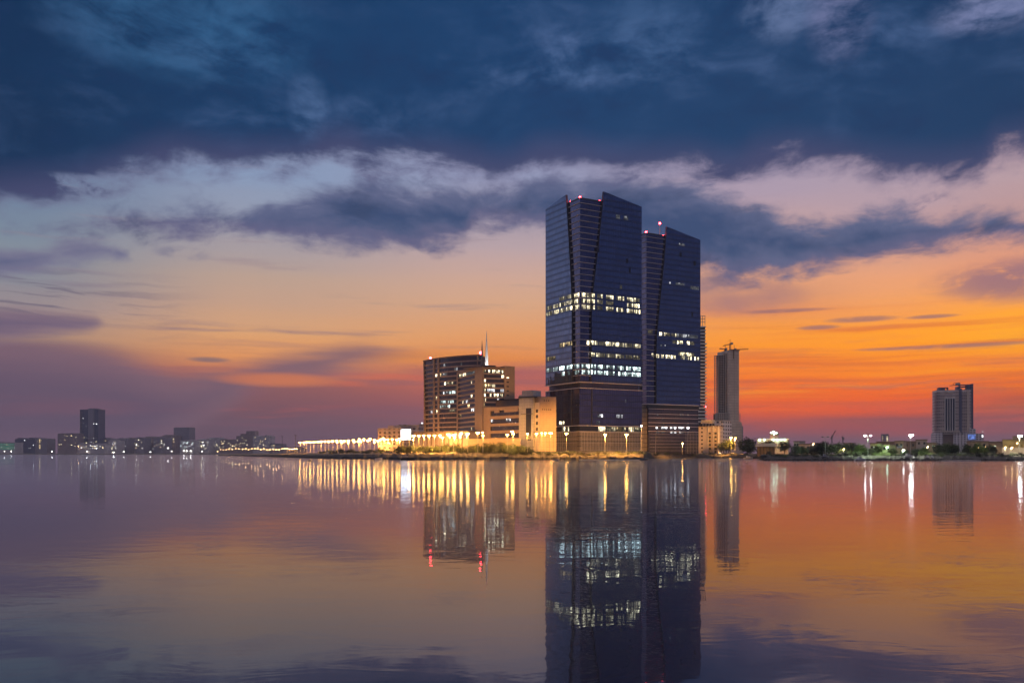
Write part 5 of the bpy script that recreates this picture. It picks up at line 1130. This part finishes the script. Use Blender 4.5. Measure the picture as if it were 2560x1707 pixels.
# ------------------------------------------------------------------ boats, cars and small shore things
def boat(px_, d, L, label, m_='white', cabin=True, z=0.0, rz=0.0, hull_h=.9, name='motor_boat'):
    rt = thing(name, at(px_, d, z), label, 'boat'); rt.rotation_euler = (0, 0, rz); o = rt.location.copy(); s = MB(); secs = []
    for i in range(9):
        t = i/8; x_ = (t-.5)*L; wd = L*.17*(1-max(0, (t-.45)/.55)**2.2)+.02; kz = -.25+.5*max(0, (t-.6)/.4)**2; top = hull_h+.35*t*t
        secs.append([Vector((x_, -wd, top)), Vector((x_, -wd*.75, (top+kz)*.4)), Vector((x_, 0, kz)), Vector((x_, wd*.75, (top+kz)*.4)), Vector((x_, wd, top))])
    for a, b in zip(secs, secs[1:]):
        for j in range(4): s.poly([o+a[j], o+b[j], o+b[j+1], o+a[j+1]])
        s.poly([o+a[0], o+a[4], o+b[4], o+b[0]])
    s.poly([o+q for q in secs[0]]); s.build('hull', MT[m_], rt)
    if cabin:
        s = MB(); b_ = [o+Vector(q) for q in ((-.22*L, -.12*L, hull_h+.03), (.16*L, -.12*L, hull_h+.14), (.16*L, .12*L, hull_h+.14), (-.22*L, .12*L, hull_h+.03))]
        t_ = [o+Vector(q) for q in ((-.20*L, -.10*L, hull_h+1.25), (.04*L, -.10*L, hull_h+1.25), (.04*L, .10*L, hull_h+1.25), (-.20*L, .10*L, hull_h+1.25))]
        s.hexa(b_, t_); cb = s.build('cabin', MT[m_], rt)
        s = MB(); s.poly([b_[1]+Vector((.02, 0, .1)), b_[2]+Vector((.02, 0, .1)), t_[2]+Vector((.03, 0, -.1)), t_[1]+Vector((.03, 0, -.1))]); s.poly([b_[0]+Vector((.3, -.03, .5)), b_[1]+Vector((-.7, -.03, .4)), t_[1]+Vector((-.1, -.03, -.2)), t_[0]+Vector((.2, -.03, -.2))]); s.build('windscreen', MT['win_dark'], cb)
    return rt
boat(1871, 600, 6.2, 'small white boat by the big round dark tree', rz=.1)
boat(2151, 446, 6.0, 'white boat moored before the double lamp post', rz=.15)
boat(2270, 452, 5.6, 'white motor boat pulled up on the bank under the brightest white lamp', z=1.6, rz=.4)
boat(1611, 505, 5.2, 'grey open boat at the bank between the glass towers', 'grey_panel', False, rz=.2)
boat(1389, 470, 3.4, 'tiny pale dinghy floating before the beige block', 'white', False, hull_h=.5)
boat(1020, 500, 8.0, 'long dark wooden boat at the bank below the screen', 'dark_metal', False)
boat(1012, 516, 4.2, 'small pale boat on the mud behind the dark wooden boat', 'plaster', True, z=1.2, rz=.5)
boat(947, 527, 4.0, 'small white boat at the bank left of the dark wooden boat', 'white', False, rz=.3)
boat(775, 440, 1.8, 'tiny dark dinghy alone on the water left of the lamp reflections', 'dark_metal', False, hull_h=.4)
boat(2062, 452, 4.2, 'pale boat on the bank in front of the dark tree row', 'grey_panel', True, z=1.4, rz=.3)
for px_, lab in ((2283, 'small white water scooter beside the motor boat on the bank'), (2319, 'left of two water scooters on the green lit bank'), (2331, 'right of two water scooters on the green lit bank')):
    boat(px_, 450, 2.6, lab, 'white', True, z=1.1, rz=.5, hull_h=.5, name='water_scooter')
fr = face(1449, 511, 1597, 508); s = MB(); s.fbox(fr, 0, fr.w, -1.6, 0, -.3, .30)  # blurred boat wake trail, built as a solid low white slab
for i in range(12): s.fbox(fr, i*fr.w/12+.2, i*fr.w/12+.5, .01, .18, -.3, .24)
tag(s.build('wake_trail', MT['white'], None, loc=fr.pt(0, 0, 0)), 'long white boat wake trail, built as a low slab along the dark bank before the taller glass tower', 'wake_trail')
fr = face(2360, 437, 2452, 436); tag(MB().fbox(fr, 0, fr.w, -3, 0, -.3, .45).fbox(fr, 2, fr.w-2, -2.6, -.3, .453, .62).build('jetty', MT['concrete'], None, loc=fr.pt(0, 0, 0)), 'low grey concrete jetty along the right bank', 'jetty')
fr = face(GX(180), 560, GX(440), 556); rt = thing('boat_shed', fr.pt(fr.w/2, 0, 3), 'long open shed with pale sloping roof right of the big dark tree', 'shed')
MB().slab(Frame(fr.pt(0, 0, 0), fr.pt(fr.w, 0, 0)), [(-1, 8.2), (fr.w+1, 8.2), (fr.w+.5, 10.2), (.5, 10.2)], -7, 0).build('roof', MT['grey_panel'], rt)
for i in range(6): MB().tube(fr.pt(.5+i*(fr.w-1)/5, -.3, 2), fr.pt(.5+i*(fr.w-1)/5, -.3, 8.2), .15).build('post', MT['dark_metal'], rt)
MB().fbox(fr, 0, fr.w, -6.6, -6.2, 2, 8.2).build('back_wall', MT['stone_dark'], rt)
MT['body_white'] = mat('white_car_paint', (.7, .7, .7), .25, vary=.05); MT['tyre'] = mat('tyre_rubber', (.02, .02, .02), .8)
def car(px_, d, label, rz=0, van=False):
    zg = bank_top(px_)*.8+.2; rt = thing('parked_van' if van else 'parked_car', at(px_, d, zg), label, 'van' if van else 'car'); o = rt.location.copy(); rt.rotation_euler = (0, 0, rz)
    prof_ = [(-2.2, .35), (2.2, .35), (2.25, .8), (1.3, .95), (.7, 1.45), (-1.3, 1.45), (-2.0, .95), (-2.25, .8)] if not van else [(-2.4, .4), (2.4, .4), (2.4, 1.1), (1.7, 2.0), (-2.4, 2.1)]
    f_ = Frame(o, o+Vector((1, 0, 0))); MB().slab(f_, [(a, o.z+b) for a, b in prof_], -.85, .85).build('body', MT['body_white'], rt)
    MB().slab(f_, [(a, o.z+b) for a, b in ([(.9, 1.0), (.6, 1.38), (-1.2, 1.38), (-1.7, 1.0)] if not van else [(1.9, 1.3), (1.5, 1.85), (.4, 1.85), (.4, 1.3)])], .86, .875).build('side_window', MT['win_dark'], rt)
    for sx in (-1.4, 1.4):
        for sy in (-.8, .8): MB().tube(o+Vector((sx, sy-.1, .34)), o+Vector((sx, sy+.1, .34)), .34, n=10).build('wheel', MT['tyre'], rt)
    for sy in (-.55, .55): MB().box((o.x+2.26, o.y+sy, o.z+.62), .06, .3, .16).build('headlight', W['white'][3], rt)
car(1797, 738, 'white car parked beside the cream apartment block', -1.2); car(1831, 742, 'white car with lit headlights under the concrete tower lamp', -1.3); car(1027, sd(1027)+60, 'white van parked on the bank below the white screen', .2, True)

# the evening air itself
M = bpy.data.materials.new('evening_air'); M.use_nodes = True; h_ = N(M.node_tree); ho = h_.new('ShaderNodeOutputMaterial'); hv = h_.new('ShaderNodeVolumePrincipled')
hv.inputs['Color'].default_value = (.55, .58, .74, 1); hv.inputs['Density'].default_value = .00009; hv.inputs['Anisotropy'].default_value = .2
h_.put(ho.inputs['Volume'], hv.outputs[0])
o = MB().hexa([Vector((-6100, -500, -2)), Vector((6100, -500, -2)), Vector((6100, 5700, -2)), Vector((-6100, 5700, -2))], [Vector((-6100, -500, 215)), Vector((6100, -500, 215)), Vector((6100, 5700, 215)), Vector((-6100, 5700, 215))]).build('haze', M)
o['kind'] = 'stuff'
S.cycles.volume_bounces = 0
